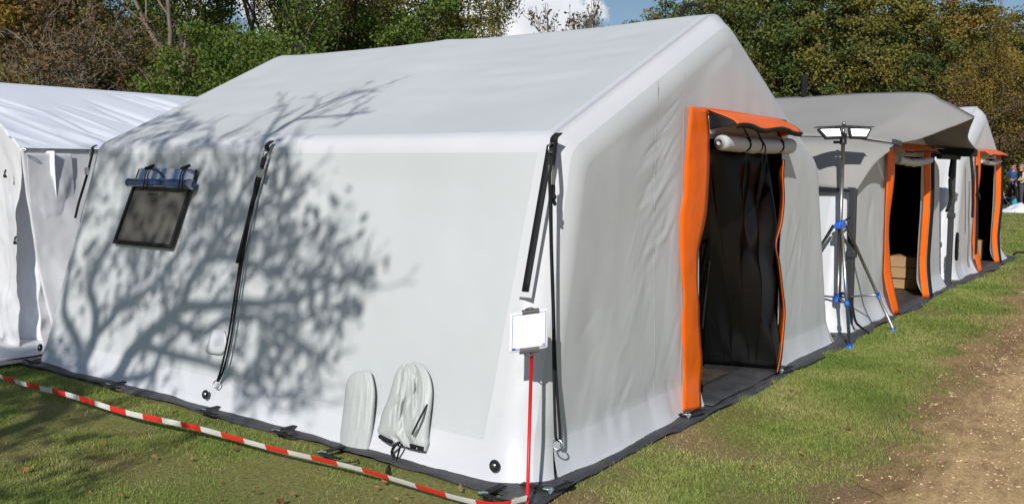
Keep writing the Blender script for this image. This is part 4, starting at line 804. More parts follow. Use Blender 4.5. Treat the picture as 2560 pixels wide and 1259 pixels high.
# ================================================================== BARRIER TAPE
tp = [at_z(-260, 867, 0.10), at_z(0, 940, 0.10), at_z(300, 1024, 0.10), at_z(620, 1102, 0.09), at_z(980, 1196, 0.07), at_z(1215, 1257, 0.06), np.array([SX - 0.015, SY - 0.01, 0.075])]
tp = smooth_path(tp, 24); seg_l = np.r_[0, np.cumsum(np.linalg.norm(np.diff(tp, axis=0), axis=1))]
ss = np.linspace(0, seg_l[-1], 480); C = np.column_stack([np.interp(ss, seg_l, tp[:, k]) for k in range(3)])
tw = 0.30 + 0.22 * np.sin(ss * 1.3 + 0.6); hw = 0.018; dirv = np.gradient(C, axis=0); dirv /= np.linalg.norm(dirv, axis=1, keepdims=True); sidev = np.cross(dirv, [0, 0, 1.0])
o2 = np.cos(tw)[:, None] * np.array([0, 0, 1.0]) + np.sin(tw)[:, None] * sidev
C[:, 2] += 0.006 * np.sin(ss * 5)
P = np.stack([C + o2 * hw, C + o2 * 0.004 + sidev * 0.002, C - o2 * hw], 1)
mi = np.repeat(((ss[:-1] + 0.06) / 0.176).astype(int) % 2, 2)
m_ = MB().grid(P); tape = m_.build('barrier_tape', [M['tapewhite'], M['tapered']], None, mi=mi); tag(tape, 'red and white striped barrier tape stretched low across the grass', 'barrier tape')

# ================================================================== TREES
M['bark'] = mat('bark', (0.085, 0.07, 0.052), 0.9, 0.15, c2=(0.17, 0.145, 0.11), nscale=7, bump=0.5, bscale=18)
M['barkpale'] = mat('pale_twig_bark', (0.16, 0.13, 0.095), 0.9, 0.15, c2=(0.26, 0.22, 0.17), nscale=5, bump=0.3, bscale=25)
M['bluegreen'] = leafmat('leaf_dark_green', [(0.039, 0.063, 0.018), (0.078, 0.115, 0.028), (0.132, 0.167, 0.042), (0.193, 0.211, 0.062)], posvar=0.5)
M['leafgreen'] = leafmat('leaf_fresh_green', [(0.047, 0.088, 0.014), (0.088, 0.146, 0.020), (0.140, 0.198, 0.035), (0.198, 0.222, 0.052)], posvar=0.6)
M['leafolive'] = leafmat('leaf_olive', [(0.075, 0.085, 0.021), (0.144, 0.148, 0.034), (0.254, 0.229, 0.051), (0.355, 0.287, 0.075)], posvar=0.45)
M['leafyellow'] = leafmat('leaf_yellowing', [(0.076, 0.076, 0.018), (0.178, 0.146, 0.031), (0.305, 0.222, 0.045), (0.343, 0.190, 0.045)], posvar=0.45)
M['leafbrown'] = leafmat('leaf_brown', [(0.057, 0.044, 0.021), (0.109, 0.081, 0.037), (0.172, 0.115, 0.052), (0.253, 0.144, 0.057)], posvar=0.6)
M['leafrust'] = leafmat('leaf_rust', [(0.156, 0.078, 0.026), (0.312, 0.130, 0.039), (0.416, 0.182, 0.052)], posvar=0.8)
def leaf_mesh(C, size, rs, upb=0.35, asp=0.62):
    n = len(C); N = rs.normal(size=(n, 3)); N[:, 2] += upb; N /= np.linalg.norm(N, axis=1, keepdims=True)
    A = np.cross(N, rs.normal(size=(n, 3))); A /= np.linalg.norm(A, axis=1, keepdims=True); B = np.cross(N, A)
    s = size * rs.uniform(0.6, 1.35, (n, 1)) * 0.5
    V = np.stack([C - A * s, C - A * s * 0.1 + B * s * asp, C + A * s, C - A * s * 0.1 - B * s * asp], 1).reshape(-1, 3)
    return V, np.arange(n * 4, dtype=np.int32).reshape(n, 4)
def branches(rs, base, d0, length, rad, depth, spread=0.6, gnarl=0.22, kids=(2, 4), up=0.12, shrink=0.68, minr=0.006):
    """list of (points, radii) for a whole limb system"""
    out = []
    def go(p, d, l, r, k):
        n = 6 if k < depth else 8; pts = [p]; dd = d
        for i in range(n):
            dd = dd + rs.normal(size=3) * gnarl * (0.5 if k == depth else 1) + np.array([0, 0, up]); dd /= np.linalg.norm(dd); pts.append(pts[-1] + dd * l / n)
        pts = np.array(pts); rr = np.linspace(r, max(r * 0.55, minr), n + 1); out.append((pts, rr, k))
        if k == 0: return
        for j in range(rs.integers(kids[0], kids[1] + 1)):
            i = n if j == 0 else rs.integers(max(2, n // 3), n + 1); a = pts[i] - pts[i - 1]; a /= np.linalg.norm(a)
            e = rs.normal(size=3); e -= a * (e @ a); e /= np.linalg.norm(e); sp_ = spread * rs.uniform(0.5, 1.3) * (0.5 if j == 0 else 1)
            go(pts[i], (a * math.cos(sp_) + e * math.sin(sp_)), l * shrink * rs.uniform(0.75, 1.2), max(rr[i] * rs.uniform(0.55, 0.8), minr), k - 1)
    go(np.array(base, float), np.array(d0, float) / np.linalg.norm(d0), length, rad, depth); return out
def branch_mesh(br, ks=(3, 3, 4, 5, 6, 8, 8)):
    m = MB()
    for P, r, k in br: m.tube(P, r, ks[min(k, len(ks) - 1)], False)
    return np.concatenate(m.V), np.array(m.F, np.int32)
def proto_tree(kind, seed):
    rs = np.random.default_rng(seed)
    if kind == 'leafy':      # broad crown down to the ground
        br = branches(rs, (0, 0, 0), (0.05, 0.02, 1), 3.0, 0.22, 4, 0.75, 0.16, (3, 4), 0.06, 0.72, 0.012); n, sz, H, Rr = 30000, 0.125, 9.5, 3.3
    elif kind == 'sparse':   # thin see-through crown, dark limbs visible
        br = branches(rs, (0, 0, 0), (0.03, 0.0, 1), 4.2, 0.17, 4, 0.55, 0.14, (3, 4), 0.14, 0.72, 0.010); n, sz, H, Rr = 12000, 0.10, 10.0, 2.6
    elif kind == 'bare':
        br = branches(rs, (0, 0, 0), (0.15, 0.05, 1), 2.2, 0.16, 6, 0.72, 0.30, (2, 4), 0.05, 0.74, 0.010); n, sz, H, Rr = 3500, 0.085, 8.5, 3.2
    elif kind == 'twiggy':   # far shrubby tree, upright thin twigs
        br = branches(rs, (0, 0, 0), (0.0, 0.05, 1), 2.6, 0.12, 5, 0.45, 0.16, (3, 4), 0.16, 0.72, 0.010); n, sz, H, Rr = 1100, 0.15, 9, 2.4
    else:                    # bush
        br = []
        for k in range(5): br += branches(rs, (rs.normal() * 0.3, rs.normal() * 0.3, 0), (rs.normal() * 0.3, rs.normal() * 0.3, 1), 1.4, 0.06, 3, 0.7, 0.2, (2, 4), 0.08, 0.75, 0.010)
        n, sz, H, Rr = 23000, 0.09, 4.6, 2.3
    V, F = branch_mesh(br)
    if kind in ('leafy', 'bush'):
        z0 = 0.05 if kind == 'bush' else 0.12
        nc = 190 if kind == 'leafy' else 110; cc = []
        while len(cc) < nc:
            p = rs.uniform(-1, 1, 3); p[2] = rs.uniform(z0, 1); e = (p[0] ** 2 + p[1] ** 2) / (max(0.12, 1 - (abs(p[2] - 0.48) / 0.56) ** 2.4)); lob = 0.78 + 0.3 * float(vn(math.atan2(p[1], p[0]) * 1.6 + 5, p[2] * 4, s=seed))
            if e < lob and (e > 0.25 * lob or rs.random() < 0.25): cc.append((p[0] * Rr, p[1] * Rr, p[2] * H))
        cc = np.array(cc); idx = rs.integers(0, nc, n); sp_ = rs.uniform(0.22, 0.5, nc); off = rs.normal(size=(n, 3)); off /= np.linalg.norm(off, axis=1, keepdims=True); off *= (rs.random((n, 1)) ** 0.45); C = cc[idx] + off * sp_[idx][:, None] * np.array([1.5, 1.5, 0.95])
        tips = np.array([P[-1] for P, r, k in br if k <= 1]); j = rs.integers(0, len(tips), n // 5); C = np.vstack([C, tips[j] + rs.normal(size=(len(j), 3)) * 0.25])
    else:
        tips = np.concatenate([P[2:] for P, r, k in br if k <= (1 if kind != 'bare' else 0)]); keep = tips[vn(tips[:, 0] * 0.6, tips[:, 1] * 0.6, tips[:, 2] * 0.6, s=seed) > -0.15]; j = rs.integers(0, len(keep), n); C = keep[j] + rs.normal(size=(n, 3)) * (0.20 if kind == 'sparse' else 0.10)
    C = C[C[:, 2] > 0.1]
    return (V, F), leaf_mesh(C, sz, rs)
PT = {}
for k, sds in dict(leafy=(1, 2, 3, 4), sparse=(5, 6, 7), bare=(8, 9, 10), twiggy=(11, 12), bush=(13, 14, 15)).items():
    for i, s_ in enumerate(sds):
        (tv, tf), (lv, lf) = proto_tree(k, s_)
        def raw(nm, V, F, sm):
            me = bpy.data.meshes.new(nm); n, kk = F.shape; me.vertices.add(len(V)); me.vertices.foreach_set('co', V.ravel()); me.loops.add(n * kk); me.loops.foreach_set('vertex_index', F.ravel().astype(np.int32)); me.polygons.add(n)
            me.polygons.foreach_set('loop_start', np.arange(0, n * kk, kk, dtype=np.int32)); me.polygons.foreach_set('loop_total', np.full(n, kk, np.int32)); me.update(calc_edges=True)
            if sm: me.polygons.foreach_set('use_smooth', np.ones(n, bool))
            me.materials.append(None); return me
        PT[k, i] = (raw('trunk', tv, tf, True), raw('crown', lv, lf, False))
NAMES = dict(leafy='broadleaf_tree', sparse='slender_tree', bare='bare_tree', twiggy='twiggy_tree', bush='bush')
CATS = dict(leafy='tree', sparse='tree', bare='tree', twiggy='tree', bush='bush')
def plant(kind, i, px, dist, scale, leaf, rot, label, group=None, bark='bark', zs=1.0):
    p = at_far(px, dist); e = thing(NAMES[kind], label, CATS[kind], p, group); e.scale = (scale, scale, scale * zs); e.rotation_euler = (0, 0, rot)
    for me, m in zip(PT[kind, i % len([q for q in PT if q[0] == kind])], (M[bark], M[leaf])):
        o_ = bpy.data.objects.new(me.name, me); COL.objects.link(o_); o_.parent = e; o_.material_slots[0].link = 'OBJECT'; o_.material_slots[0].material = m
    return e
G1 = 'trees along the wood edge'
plant('leafy', 0, -140, 27, 0.95, 'leafyellow', 0.3, 'yellow-brown leafy tree at the far left edge of the wood', G1)
plant('bush', 0, 30, 24, 0.85, 'leafolive', 1.0, 'olive-leaved bush above the left end of the white tent roof', G1)
plant('leafy', 1, 70, 31, 0.9, 'leafolive', 2.0, 'olive tree behind the olive bush on the left', G1)
plant('bush', 1, 170, 27.5, 0.62, 'leafbrown', 0.4, 'rusty bush under the crooked bare tree', G1)
plant('bare', 2, 250, 20.5, 0.95, 'leafbrown', 0.2, 'crooked bare tree with pale branches above the white tent', G1, 'barkpale')
plant('bare', 1, 330, 25, 1.05, 'leafbrown', 1.9, 'tangled bare tree left of the leaning grey trunk', G1, 'bark')
plant('bare', 2, 400, 27, 1.1, 'leafolive', 3.1, 'brownish bare tree directly left of the leaning grey trunk', G1, 'barkpale')
plant('bare', 0, 150, 29, 1.1, 'leafolive', 4.0, 'bare tree behind the crooked one, further left', G1, 'bark')
plant('bare', 1, 280, 30, 1.15, 'leafolive', 5.2, 'tall bare tree behind the crooked one', G1, 'bark')
plant('bare', 2, 60, 28, 1.05, 'leafyellow', 2.2, 'bare tree with a few yellow leaves at far left', G1, 'bark')
plant('sparse', 2, 215, 26, 1.0, 'leafbrown', 0.9, 'slender trunk with brown leaves left of the crooked bare tree', G1, 'barkpale')
plant('sparse', 1, 120, 29, 1.05, 'leafolive', 2.4, 'slender olive tree near the left picture edge', G1)
plant('sparse', 0, 445, 24, 1.0, 'leafgreen', 0.0, 'leaning grey trunk tree beside the bright green bush', G1, 'barkpale')
plant('bush', 2, 575, 22.5, 0.92, 'leafgreen', 0.7, 'bright green bush just left of the grey tent ridge', G1, zs=1.15)
plant('bush', 0, 665, 25, 1.0, 'leafgreen', 2.7, 'green bush behind the left end of the tent ridge', G1, zs=1.1)
plant('sparse', 1, 590, 29, 1.1, 'leafgreen', 1.4, 'slender dark tree with sky showing between its limbs, behind the bright bush', G1)
plant('sparse', 2, 690, 28, 1.05, 'leafgreen', 3.0, 'slender dark tree straight above the left ridge end', G1)
plant('sparse', 0, 780, 30, 1.05, 'leafbrown', 4.0, 'half-bare slender tree with brown leaves in the middle left', G1)
plant('sparse', 1, 850, 31, 1.0, 'bluegreen', 0.6, 'slender tree at the bright gap in the wood', G1)
plant('bush', 1, 770, 27, 0.9, 'leafolive', 0.2, 'olive bush below the slender brown tree', G1)
plant('bush', 2, 870, 28, 0.95, 'leafyellow', 1.2, 'yellowish bush below the bright gap in the wood', G1)
plant('leafy', 2, 985, 31, 0.9, 'leafgreen', 0.9, 'full green tree in the middle of the left wood', G1)
plant('leafy', 3, 1060, 34, 0.92, 'leafolive', 2.2, 'olive green tree right of the full green tree', G1)
plant('sparse', 2, 1140, 34, 0.95, 'leafolive', 1.0, 'thin tree with brown limbs near the cloud gap', G1)
plant('bush', 0, 1000, 29, 0.95, 'bluegreen', 2.0, 'dark bush low behind the middle of the tent ridge', G1)
plant('bush', 1, 1100, 31, 1.0, 'leafolive', 3.1, 'olive bush low behind the tent ridge, left of the gap', G1)
plant('sparse', 0, 1190, 40, 0.74, 'leafolive', 4.1, 'smaller tree at the left side of the cloud gap', G1)
plant('bush', 2, 1215, 46, 1.15, 'leafolive', 3.1, 'low olive shrub at the left foot of the cloud gap', G1)
plant('twiggy', 0, 1335, 60, 1.22, 'leafbrown', 0.3, 'low twiggy tree under the white cloud', G1, 'barkpale')
plant('twiggy', 1, 1450, 58, 1.62, 'leafbrown', 1.3, 'tall twiggy tree under the blue gap, right of the cloud', G1, 'barkpale')
plant('twiggy', 0, 1505, 60, 1.45, 'leafolive', 2.3, 'twiggy tree right of the tall twiggy one', G1, 'barkpale')
plant('twiggy', 1, 1390, 62, 1.35, 'leafolive', 4.3, 'grey twiggy tree between the two tall twiggy ones', G1, 'barkpale')
plant('leafy', 1, 1620, 56, 1.10, 'leafolive', 0.4, 'rounded olive tree at the right of the blue gap', G1)
plant('leafy', 2, 1690, 54, 1.12, 'leafolive', 1.4, 'rounded tree second right of the blue gap', G1)
plant('leafy', 3, 1770, 53, 1.25, 'bluegreen', 2.9, 'dark green tree left of the near tent peak', G1)
plant('leafy', 0, 1850, 51, 1.25, 'leafolive', 3.3, 'olive tree directly behind the near tent peak', G1)
plant('leafy', 1, 1935, 49, 1.25, 'bluegreen', 4.6, 'dark green tree just right of the near tent peak', G1)
plant('leafy', 2, 2020, 48, 1.22, 'bluegreen', 0.1, 'dense green tree behind the black ridge fin', G1)
plant('leafy', 3, 2110, 48, 1.24, 'leafolive', 1.1, 'dense olive tree above the work light', G1)
plant('leafy', 0, 2200, 48, 1.14, 'leafolive', 2.1, 'olive tree above the fly sheet ridge', G1)
plant('leafy', 1, 2285, 48, 1.10, 'bluegreen', 3.1, 'green tree right of the fly sheet ridge end', G1)
plant('leafy', 2, 2365, 48, 1.05, 'leafyellow', 4.1, 'yellowing tree with rounded top on the right', G1)
plant('leafy', 3, 2440, 49, 1.0, 'leafolive', 5.1, 'olive tree next to the right edge of the wood', G1)
plant('leafy', 0, 2520, 49, 0.90, 'leafolive', 0.8, 'lower yellowing tree at the right picture edge', G1)
plant('leafy', 1, 2620, 49, 0.82, 'leafolive', 1.8, 'olive tree cut by the right picture edge', G1)
plant('sparse', 0, 2455, 44, 0.72, 'leafyellow', 1.8, 'small thin tree with yellow leaves in front of the yellowing trees', G1)
plant('bush', 2, 2430, 45, 1.15, 'leafbrown', 0.8, 'orange-brown bush above the furthest tent', G1, zs=1.15)
plant('bush', 1, 2500, 46, 1.2, 'leafyellow', 2.8, 'yellow-brown bush right of the furthest tent peak', G1, zs=1.3)
plant('bush', 0, 2550, 47, 1.0, 'bluegreen', 1.8, 'dark bush behind the standing people', G1)
pl = ['behind the near tent peak', 'right of the near tent peak', 'behind the black ridge fin', 'left of the work light head', 'right of the work light head', 'above the fly sheet ridge', 'above the fly sheet tip', 'left of the furthest tent peak', 'right of the furthest tent', 'at the right picture edge']
for k, px in enumerate(range(1900, 2700, 85)):
    plant('bush', k, px, 46 + (k % 3), 1.05, ['bluegreen', 'leafolive', 'bluegreen'][k % 3], k * 1.3, 'hedge-line bush low ' + pl[k], 'bushes in the hedge line on the right')
for k, px in enumerate(range(-150, 1120, 100)):
    plant('leafy' if k % 3 != 2 else 'sparse', k, px + 30, 38 + 3 * (k % 2), 0.95 if px < 120 else 0.84, 'bluegreen' if k % 2 else 'leafolive', k * 0.9, 'dim tree deeper in the wood behind the front trees', 'dim trees deeper in the wood')
for k, px in enumerate(range(1650, 2700, 110)):
    plant('leafy', k, px, 59 + 3 * (k % 2), 1.2 - 0.2 * max(0, (px - 2150) / 300), 'bluegreen', k * 1.7, 'dark tree standing behind the right-hand hedge trees', 'dark trees behind the right-hand hedge')
for k, px in enumerate(range(-150, 1200, 90)):
    plant('bush', k, px, 33 + (k % 3), 1.1, 'bluegreen' if k % 2 else 'leafbrown', k * 2.1, 'shaded undergrowth bush between the wood trunks', 'undergrowth bushes in the wood')

# ---- the half-bare tree behind the photographer's left whose shadow falls on the wall
def surf_px(px, py):
    w = wall_px(px, py)
    if w[2] < 0: return at_z(px, py, 0)
    if w[2] < 1.80: return w
    r = ray(px, py); a = np.array([0.402, 0, 1.79]); n = np.cross([2.04, 0, 0.93], [0, 1.0, 0]); t = (n @ (a - CAM)) / (n @ r); return CAM + r * t
rs = np.random.default_rng(77)
def lift(pxs, t0, t1, wob=0.15):
    P = smooth_path([surf_px(*q) for q in pxs], 5); t = np.linspace(t0, t1, len(P)) + wob * vn(np.arange(len(P)) * 0.5, t0, s=3); return P - SUN_DIR * t[:, None]
limbs = [([(120, 1040), (208, 965), (290, 953), (318, 886), (345, 854), (377, 822), (417, 790), (449, 759), (473, 700), (508, 648), (560, 560), (610, 470), (660, 400)], 9.0, 7.6, .052, .012),
         ([(449, 759), (496, 763), (596, 759), (675, 755), (760, 735), (830, 700), (905, 652)], 8.6, 7.6, .030, .010),
         ([(120, 1040), (170, 975), (208, 918), (222, 874), (234, 822), (234, 770), (222, 710), (250, 640), (300, 560), (330, 470), (400, 390), (470, 310)], 9.0, 10.2, .050, .010),
         ([(228, 840), (270, 798), (294, 767), (338, 739), (400, 690), (460, 600), (520, 500), (545, 420), (530, 320)], 9.2, 8.4, .028, .008),
         ([(208, 918), (190, 850), (160, 780), (170, 700), (190, 600), (215, 520), (240, 430)], 9.3, 10.4, .034, .010),
         ([(170, 975), (131, 890), (118, 814), (140, 740), (150, 660)], 9.2, 10.6, .030, .010),
         ([(345, 854), (420, 880), (500, 900), (580, 930), (640, 960), (690, 1000)], 8.7, 8.0, .026, .008),
         ([(417, 790), (500, 830), (560, 800), (640, 790), (700, 830), (770, 870), (830, 930)], 8.5, 7.8, .024, .008),
         ([(610, 470), (640, 430), (680, 335), (740, 300), (850, 287), (935, 275)], 7.8, 7.2, .018, .006),
         ([(660, 370), (690, 300), (720, 255)], 7.6, 7.4, .012, .005), ([(690, 330), (790, 268), (850, 246)], 7.6, 7.2, .012, .005),
         ([(508, 648), (570, 640), (640, 660), (700, 620), (780, 570)], 8.1, 7.6, .022, .008),
         ([(560, 560), (620, 540), (690, 480), (740, 420)], 7.9, 7.5, .018, .006),
         ([(294, 953), (380, 930), (397, 870), (440, 830), (520, 760), (580, 690)], 8.9, 8.2, .024, .008),
         ([(330, 470), (420, 430), (480, 380), (560, 370), (600, 420)], 9.6, 9.0, .016, .006)]
limbs = [(a, b - 1.0, c - 1.0, d * 1.75, e * 1.3) for a, b, c, d, e in limbs]
tm = MB(); nodes_ = []
for pxs, t0, t1, r0, r1 in limbs:
    P = lift(pxs, t0, t1); tm.tube(P, np.linspace(r0, r1, len(P)), 7); nodes_.append(P[len(P) // 4:])
fork = lift([(120, 1040), (121, 1040)], 8.0, 8.0, 0)[0]
tm.tube(smooth_path([(fork[0] - 0.25, fork[1] - 0.1, 0), (fork[0] - 0.12, fork[1], fork[2] * 0.5), fork], 6), np.linspace(0.16, 0.075, 13), 10)
side = []
for P in list(nodes_):                                             # finer side branches off every limb
    for k in range(max(4, len(P) // 3)):
        i = rs.integers(1, len(P)); a = P[i] - P[i - 1]; a /= np.linalg.norm(a); e = rs.normal(size=3); e -= a * (e @ a); e /= np.linalg.norm(e)
        for Q, r_, kk in branches(rs, P[i], a * 0.75 + e * 0.8, rs.uniform(0.14, 0.32), 0.014, 2, 0.55, 0.18, (2, 3), 0.05, 0.7, 0.0045): tm.tube(Q, r_, 4, False); side.append(Q[3:])
nodes_ = np.concatenate(nodes_ + side)
reg = [((150, 380), (620, 720), 105), ((130, 600), (420, 780), 26), ((330, 780), (600, 950), 12), ((560, 540), (840, 900), 62), ((600, 880), (800, 1010), 16), ((860, 640), (915, 690), 5), ((840, 740), (890, 800), 4), ((240, 285), (520, 420), 46), ((540, 380), (740, 620), 30), ((-260, 860), (190, 1010), 150), ((-260, 990), (260, 1259), 40)]
lc = []
for (x0, y0), (x1, y1), n in reg:
    for k in range(n):
        q_ = (rs.uniform(x0, x1), rs.uniform(y0, y1))
        if 380 < q_[1] < 880 and q_[0] < 97 + (905 - q_[1]) * 0.2726: continue
        if q_[0] < 0: c = at_z(q_[0], q_[1], 0)
        else: c = surf_px(*q_)
        d_ = np.linalg.norm(np.cross(nodes_ - c, SUN_DIR), axis=1); j = d_.argmin(); tt = (c - nodes_[j]) @ SUN_DIR; c = c - SUN_DIR * (tt + rs.normal() * 0.35)
        mid = (nodes_[j] + c) / 2 + rs.normal(size=3) * 0.06; tm.tube(smooth_path([nodes_[j], mid, c], 3), [0.007] * 6 + [0.004], 4, False)
        m_n = rs.integers(3, 10); a = rs.normal(size=3); a /= np.linalg.norm(a); lc.append(c + a * rs.normal(size=(m_n, 1)) * 0.17 + rs.normal(size=(m_n, 3)) * 0.06)
        for z in range(3): tm.tube([c, c + rs.normal(size=3) * 0.16], [0.004, 0.003], 3, False)
lc = np.concatenate(lc)
st = thing('half_bare_tree', 'half-bare tree whose branch shadow falls across the left tent wall', 'tree', (fork[0] - 0.25, fork[1] - 0.1, 0))
tm.build('trunk', M['bark'], st); lv, lf = leaf_mesh(lc, 0.095, rs); obj('crown', lv, lf, M['leafolive'], st, smooth=False)

# ================================================================== TURF, LITTER
M['grass'] = leafmat('grass_blades', [(0.11, 0.20, 0.028), (0.20, 0.29, 0.055), (0.35, 0.38, 0.11), (0.56, 0.50, 0.23)], trans=0.2, rough=0.6, spec=0.2, posvar=1.2)
def in_tents(X, Y):
    m = np.zeros(len(X), bool)
    for x0, x1, y0, y1 in ((-0.14, 5.0, -0.10, 5.2), (5.0, 9.95, -0.12, 5), (10.1, 14.85, -0.15, 5), (-0.3, 5.2, 5.15, 8)): m |= (X > x0) & (X < x1) & (Y > y0) & (Y < y1)
    return m
def blades(n, xr, yr, ln, wd, rs, dens_pow=1.0):
    X = rs.uniform(*xr, n); Y = rs.uniform(*yr, n)
    pe = path_edge(X); d = Y - pe
    bare = fbm(X * 1.1, Y * 1.1, s=61, o=3)
    # thin out toward the path and on worn patches
    p = np.clip((d + 0.38) / 0.80, 0, 1) ** 1.4 * np.clip(1.15 - np.clip(bare - 0.10, 0, 1) * 2.0, 0.10, 1)
    near = np.minimum(np.abs(X + 0.2), 9)
    dirt = np.exp(-(((X + 0.62) / 0.25) ** 2 + ((Y - 3.35) / 0.55) ** 2)) + np.exp(-(((X + 0.25) / 0.35) ** 2 + ((Y - 0.55) / 0.5) ** 2)) * 0.8
    p *= np.clip(1 - dirt, 0.05, 1)
    hemnear = ((X < -0.16) & (X > -0.42) & (Y > 0.2) & (Y < 4.8)) | ((Y < -0.12) & (Y > -0.40) & (X > 0.0) & (X < 10))
    k = (rs.random(n) < p) & ~in_tents(X, Y); X, Y, hemnear, bare = X[k], Y[k], hemnear[k], bare[k]; n = len(X)
    l = ln * rs.uniform(0.45, 1.35, n) * np.where(hemnear & (rs.random(n) < 0.5), 1.5, 1.0) * (1.0 - 0.3 * np.clip(bare, 0, 1)) * (0.65 + 0.9 * np.clip(fbm(X * 5, Y * 5, s=81, o=2) + 0.1, 0, 1.2)); a = rs.uniform(0, 2 * math.pi, n); tilt = rs.uniform(0.5, 1.4, n)
    bx, by = np.cos(a), np.sin(a); w = wd * rs.uniform(0.7, 1.3, n)
    z0 = np.zeros(n)
    b0 = np.column_stack([X - by * w, Y + bx * w, z0]); b1 = np.column_stack([X + by * w, Y - bx * w, z0])
    tp_ = np.column_stack([X + bx * l * np.sin(tilt), Y + by * l * np.sin(tilt), l * np.cos(tilt) + 0.004])
    return np.stack([b0, b1, tp_], 1).reshape(-1, 3)
rs = np.random.default_rng(5)
VV = [blades(230000, (-2.6, 0.0), (-0.4, 5.6), 0.021, 0.0021, rs), blades(240000, (-0.4, 5.2), (-1.7, 0.0), 0.021, 0.0021, rs), blades(90000, (5.2, 11), (-1.5, 0.0), 0.027, 0.0033, rs), blades(70000, (11, 24), (-1.8, 1.5), 0.032, 0.0055, rs), blades(60000, (14.8, 42), (-1.2, 7), 0.05, 0.010, rs)]
VV = np.concatenate(VV); gr = obj('grass', VV, np.arange(len(VV), dtype=np.int32).reshape(-1, 3), M['grass'], smooth=False); tag(gr, 'short worn grass round the tents', 'grass', kind='stuff')
# chips, straw and pebbles on the path
M['chips'] = leafmat('path_chips', [(0.32, 0.20, 0.11), (0.50, 0.34, 0.18), (0.68, 0.50, 0.28), (0.78, 0.62, 0.40)], trans=0.0, rough=0.85, spec=0.15)
n = 15000; X = rs.uniform(0.2, 13, n) ** 1.0; Y = rs.uniform(-3.4, -0.9, n); k = (Y < path_edge(X) + 0.05) & (rs.random(n) < np.clip(0.25 + (path_edge(X) - Y) * 1.3, 0, 1)); X, Y = X[k], Y[k]; n = len(X)
C = np.column_stack([X, Y, np.full(n, 0.009)]); N = rs.normal(size=(n, 3)) * 0.35 + [0, 0, 1]; N /= np.linalg.norm(N, axis=1, keepdims=True); a = rs.normal(-0.55, 0.7, n); A = np.column_stack([np.cos(a), np.sin(a), 0 * a]); A -= N * (A * N).sum(1, keepdims=True); B = np.cross(N, A)
l = rs.gamma(1.4, 0.0026, n)[:, None] + 0.0015; l = np.where(rs.random((n, 1)) < 0.02, l * 2.5, l); w = l * rs.uniform(0.12, 0.6, (n, 1)); T_ = N * 0.003
Q = np.stack([C - A * l - B * w, C + A * l - B * w, C + A * l + B * w, C - A * l + B * w], 1)
lowr = Q - np.array([0, 0, 0.006]); V8 = np.concatenate([Q, lowr], 1).reshape(-1, 3); base = (np.arange(n) * 8)[:, None, None]; fq = np.array([(0, 1, 2, 3), (0, 4, 5, 1), (1, 5, 6, 2), (2, 6, 7, 3), (3, 7, 4, 0)])[None]; F8 = (base + fq).reshape(-1, 4)
tag(obj('path_litter', V8, F8.astype(np.int32), M['chips'], smooth=False), 'wood chips and small stones strewn on the path', 'litter', kind='stuff')
# fallen leaves, the larger ones as things one can pick up would be uncountable: one litter layer
M['fallen'] = leafmat('fallen_leaf', [(0.16, 0.075, 0.03), (0.30, 0.14, 0.05), (0.42, 0.23, 0.09), (0.30, 0.22, 0.10)], trans=0.1, rough=0.7)
pts = [at_z(x, y, 0.035) for x, y in ((225, 1228), (258, 1108), (60, 1170), (730, 1230), (1020, 1235), (1050, 1250), (990, 1245), (700, 1250), (1885, 1160), (1858, 1165), (2120, 1065), (940, 1215), (640, 1225), (170, 1040))]
pts += [np.array([rs.uniform(-1.6, -0.2), rs.uniform(0.2, 4.6), 0.03]) for k in range(26)] + [np.array([rs.uniform(-0.4, 0.3), rs.uniform(0.1, 0.9) - 0.2, 0.03]) for k in range(24)] + [np.array([rs.uniform(0.4, 9), rs.uniform(-1.3, -0.3), 0.025]) for k in range(12)]
pts = [p for p in pts if not in_tents(np.array([p[0]]), np.array([p[1]]))[0]]
V = []; F = []
for p in pts:
    a = rs.uniform(0, 6.28); s_ = rs.uniform(0.009, 0.022); M3 = np.array(Matrix.Rotation(rs.normal() * 0.5, 3, 'X') @ Matrix.Rotation(a, 3, 'Z')); k = np.linspace(0, 2 * math.pi, 11)[:-1]; r_ = s_ * (0.75 + 0.3 * np.cos(k * 2.5) ** 2)
    L_ = np.column_stack([np.cos(k) * r_ * 1.3, np.sin(k) * r_ * 0.8, 0.25 * s_ * np.cos(2 * k)]) @ M3.T + p; b = len(V); V += L_.tolist() + [(p + [0, 0, -0.004]).tolist()]; F += [(b + i, b + (i + 1) % 10, b + 10) for i in range(10)]
tag(obj('fallen_leaves', V, F, M['fallen'], smooth=False), 'dry brown leaves scattered on the grass', 'leaves', kind='stuff')

# ================================================================== PEOPLE AND THINGS BY THE FAR TENT
def skin_obj(name, pts, edges, rad, m, parent, sub=2, mats=None):
    me = bpy.data.meshes.new(name); o0 = origin(parent); me.from_pydata([(np.array(p) - o0).tolist() for p in pts], edges, []); o_ = bpy.data.objects.new(name, me); COL.objects.link(o_); o_.parent = parent
    md = o_.modifiers.new('skin', 'SKIN'); md.use_smooth_shade = True
    for i, v in enumerate(me.skin_vertices[0].data): v.radius = (rad[i], rad[i]) if not isinstance(rad[i], tuple) else rad[i]; v.use_root = (i == 0)
    sb = o_.modifiers.new('sub', 'SUBSURF'); sb.levels = sub; sb.render_levels = sub
    dg = bpy.context.evaluated_depsgraph_get(); me2 = bpy.data.meshes.new_from_object(o_.evaluated_get(dg)); o_.modifiers.clear(); o_.data = me2; me2.name = name
    for mm in ([m] if mats is None else mats): me2.materials.append(mm)
    return o_
M['skin'] = mat('skin', (0.50, 0.27, 0.19), 0.55, 0.35); M['hair'] = mat('grey_hair', (0.30, 0.23, 0.17), 0.8, 0.2, bump=0.5, bscale=90)
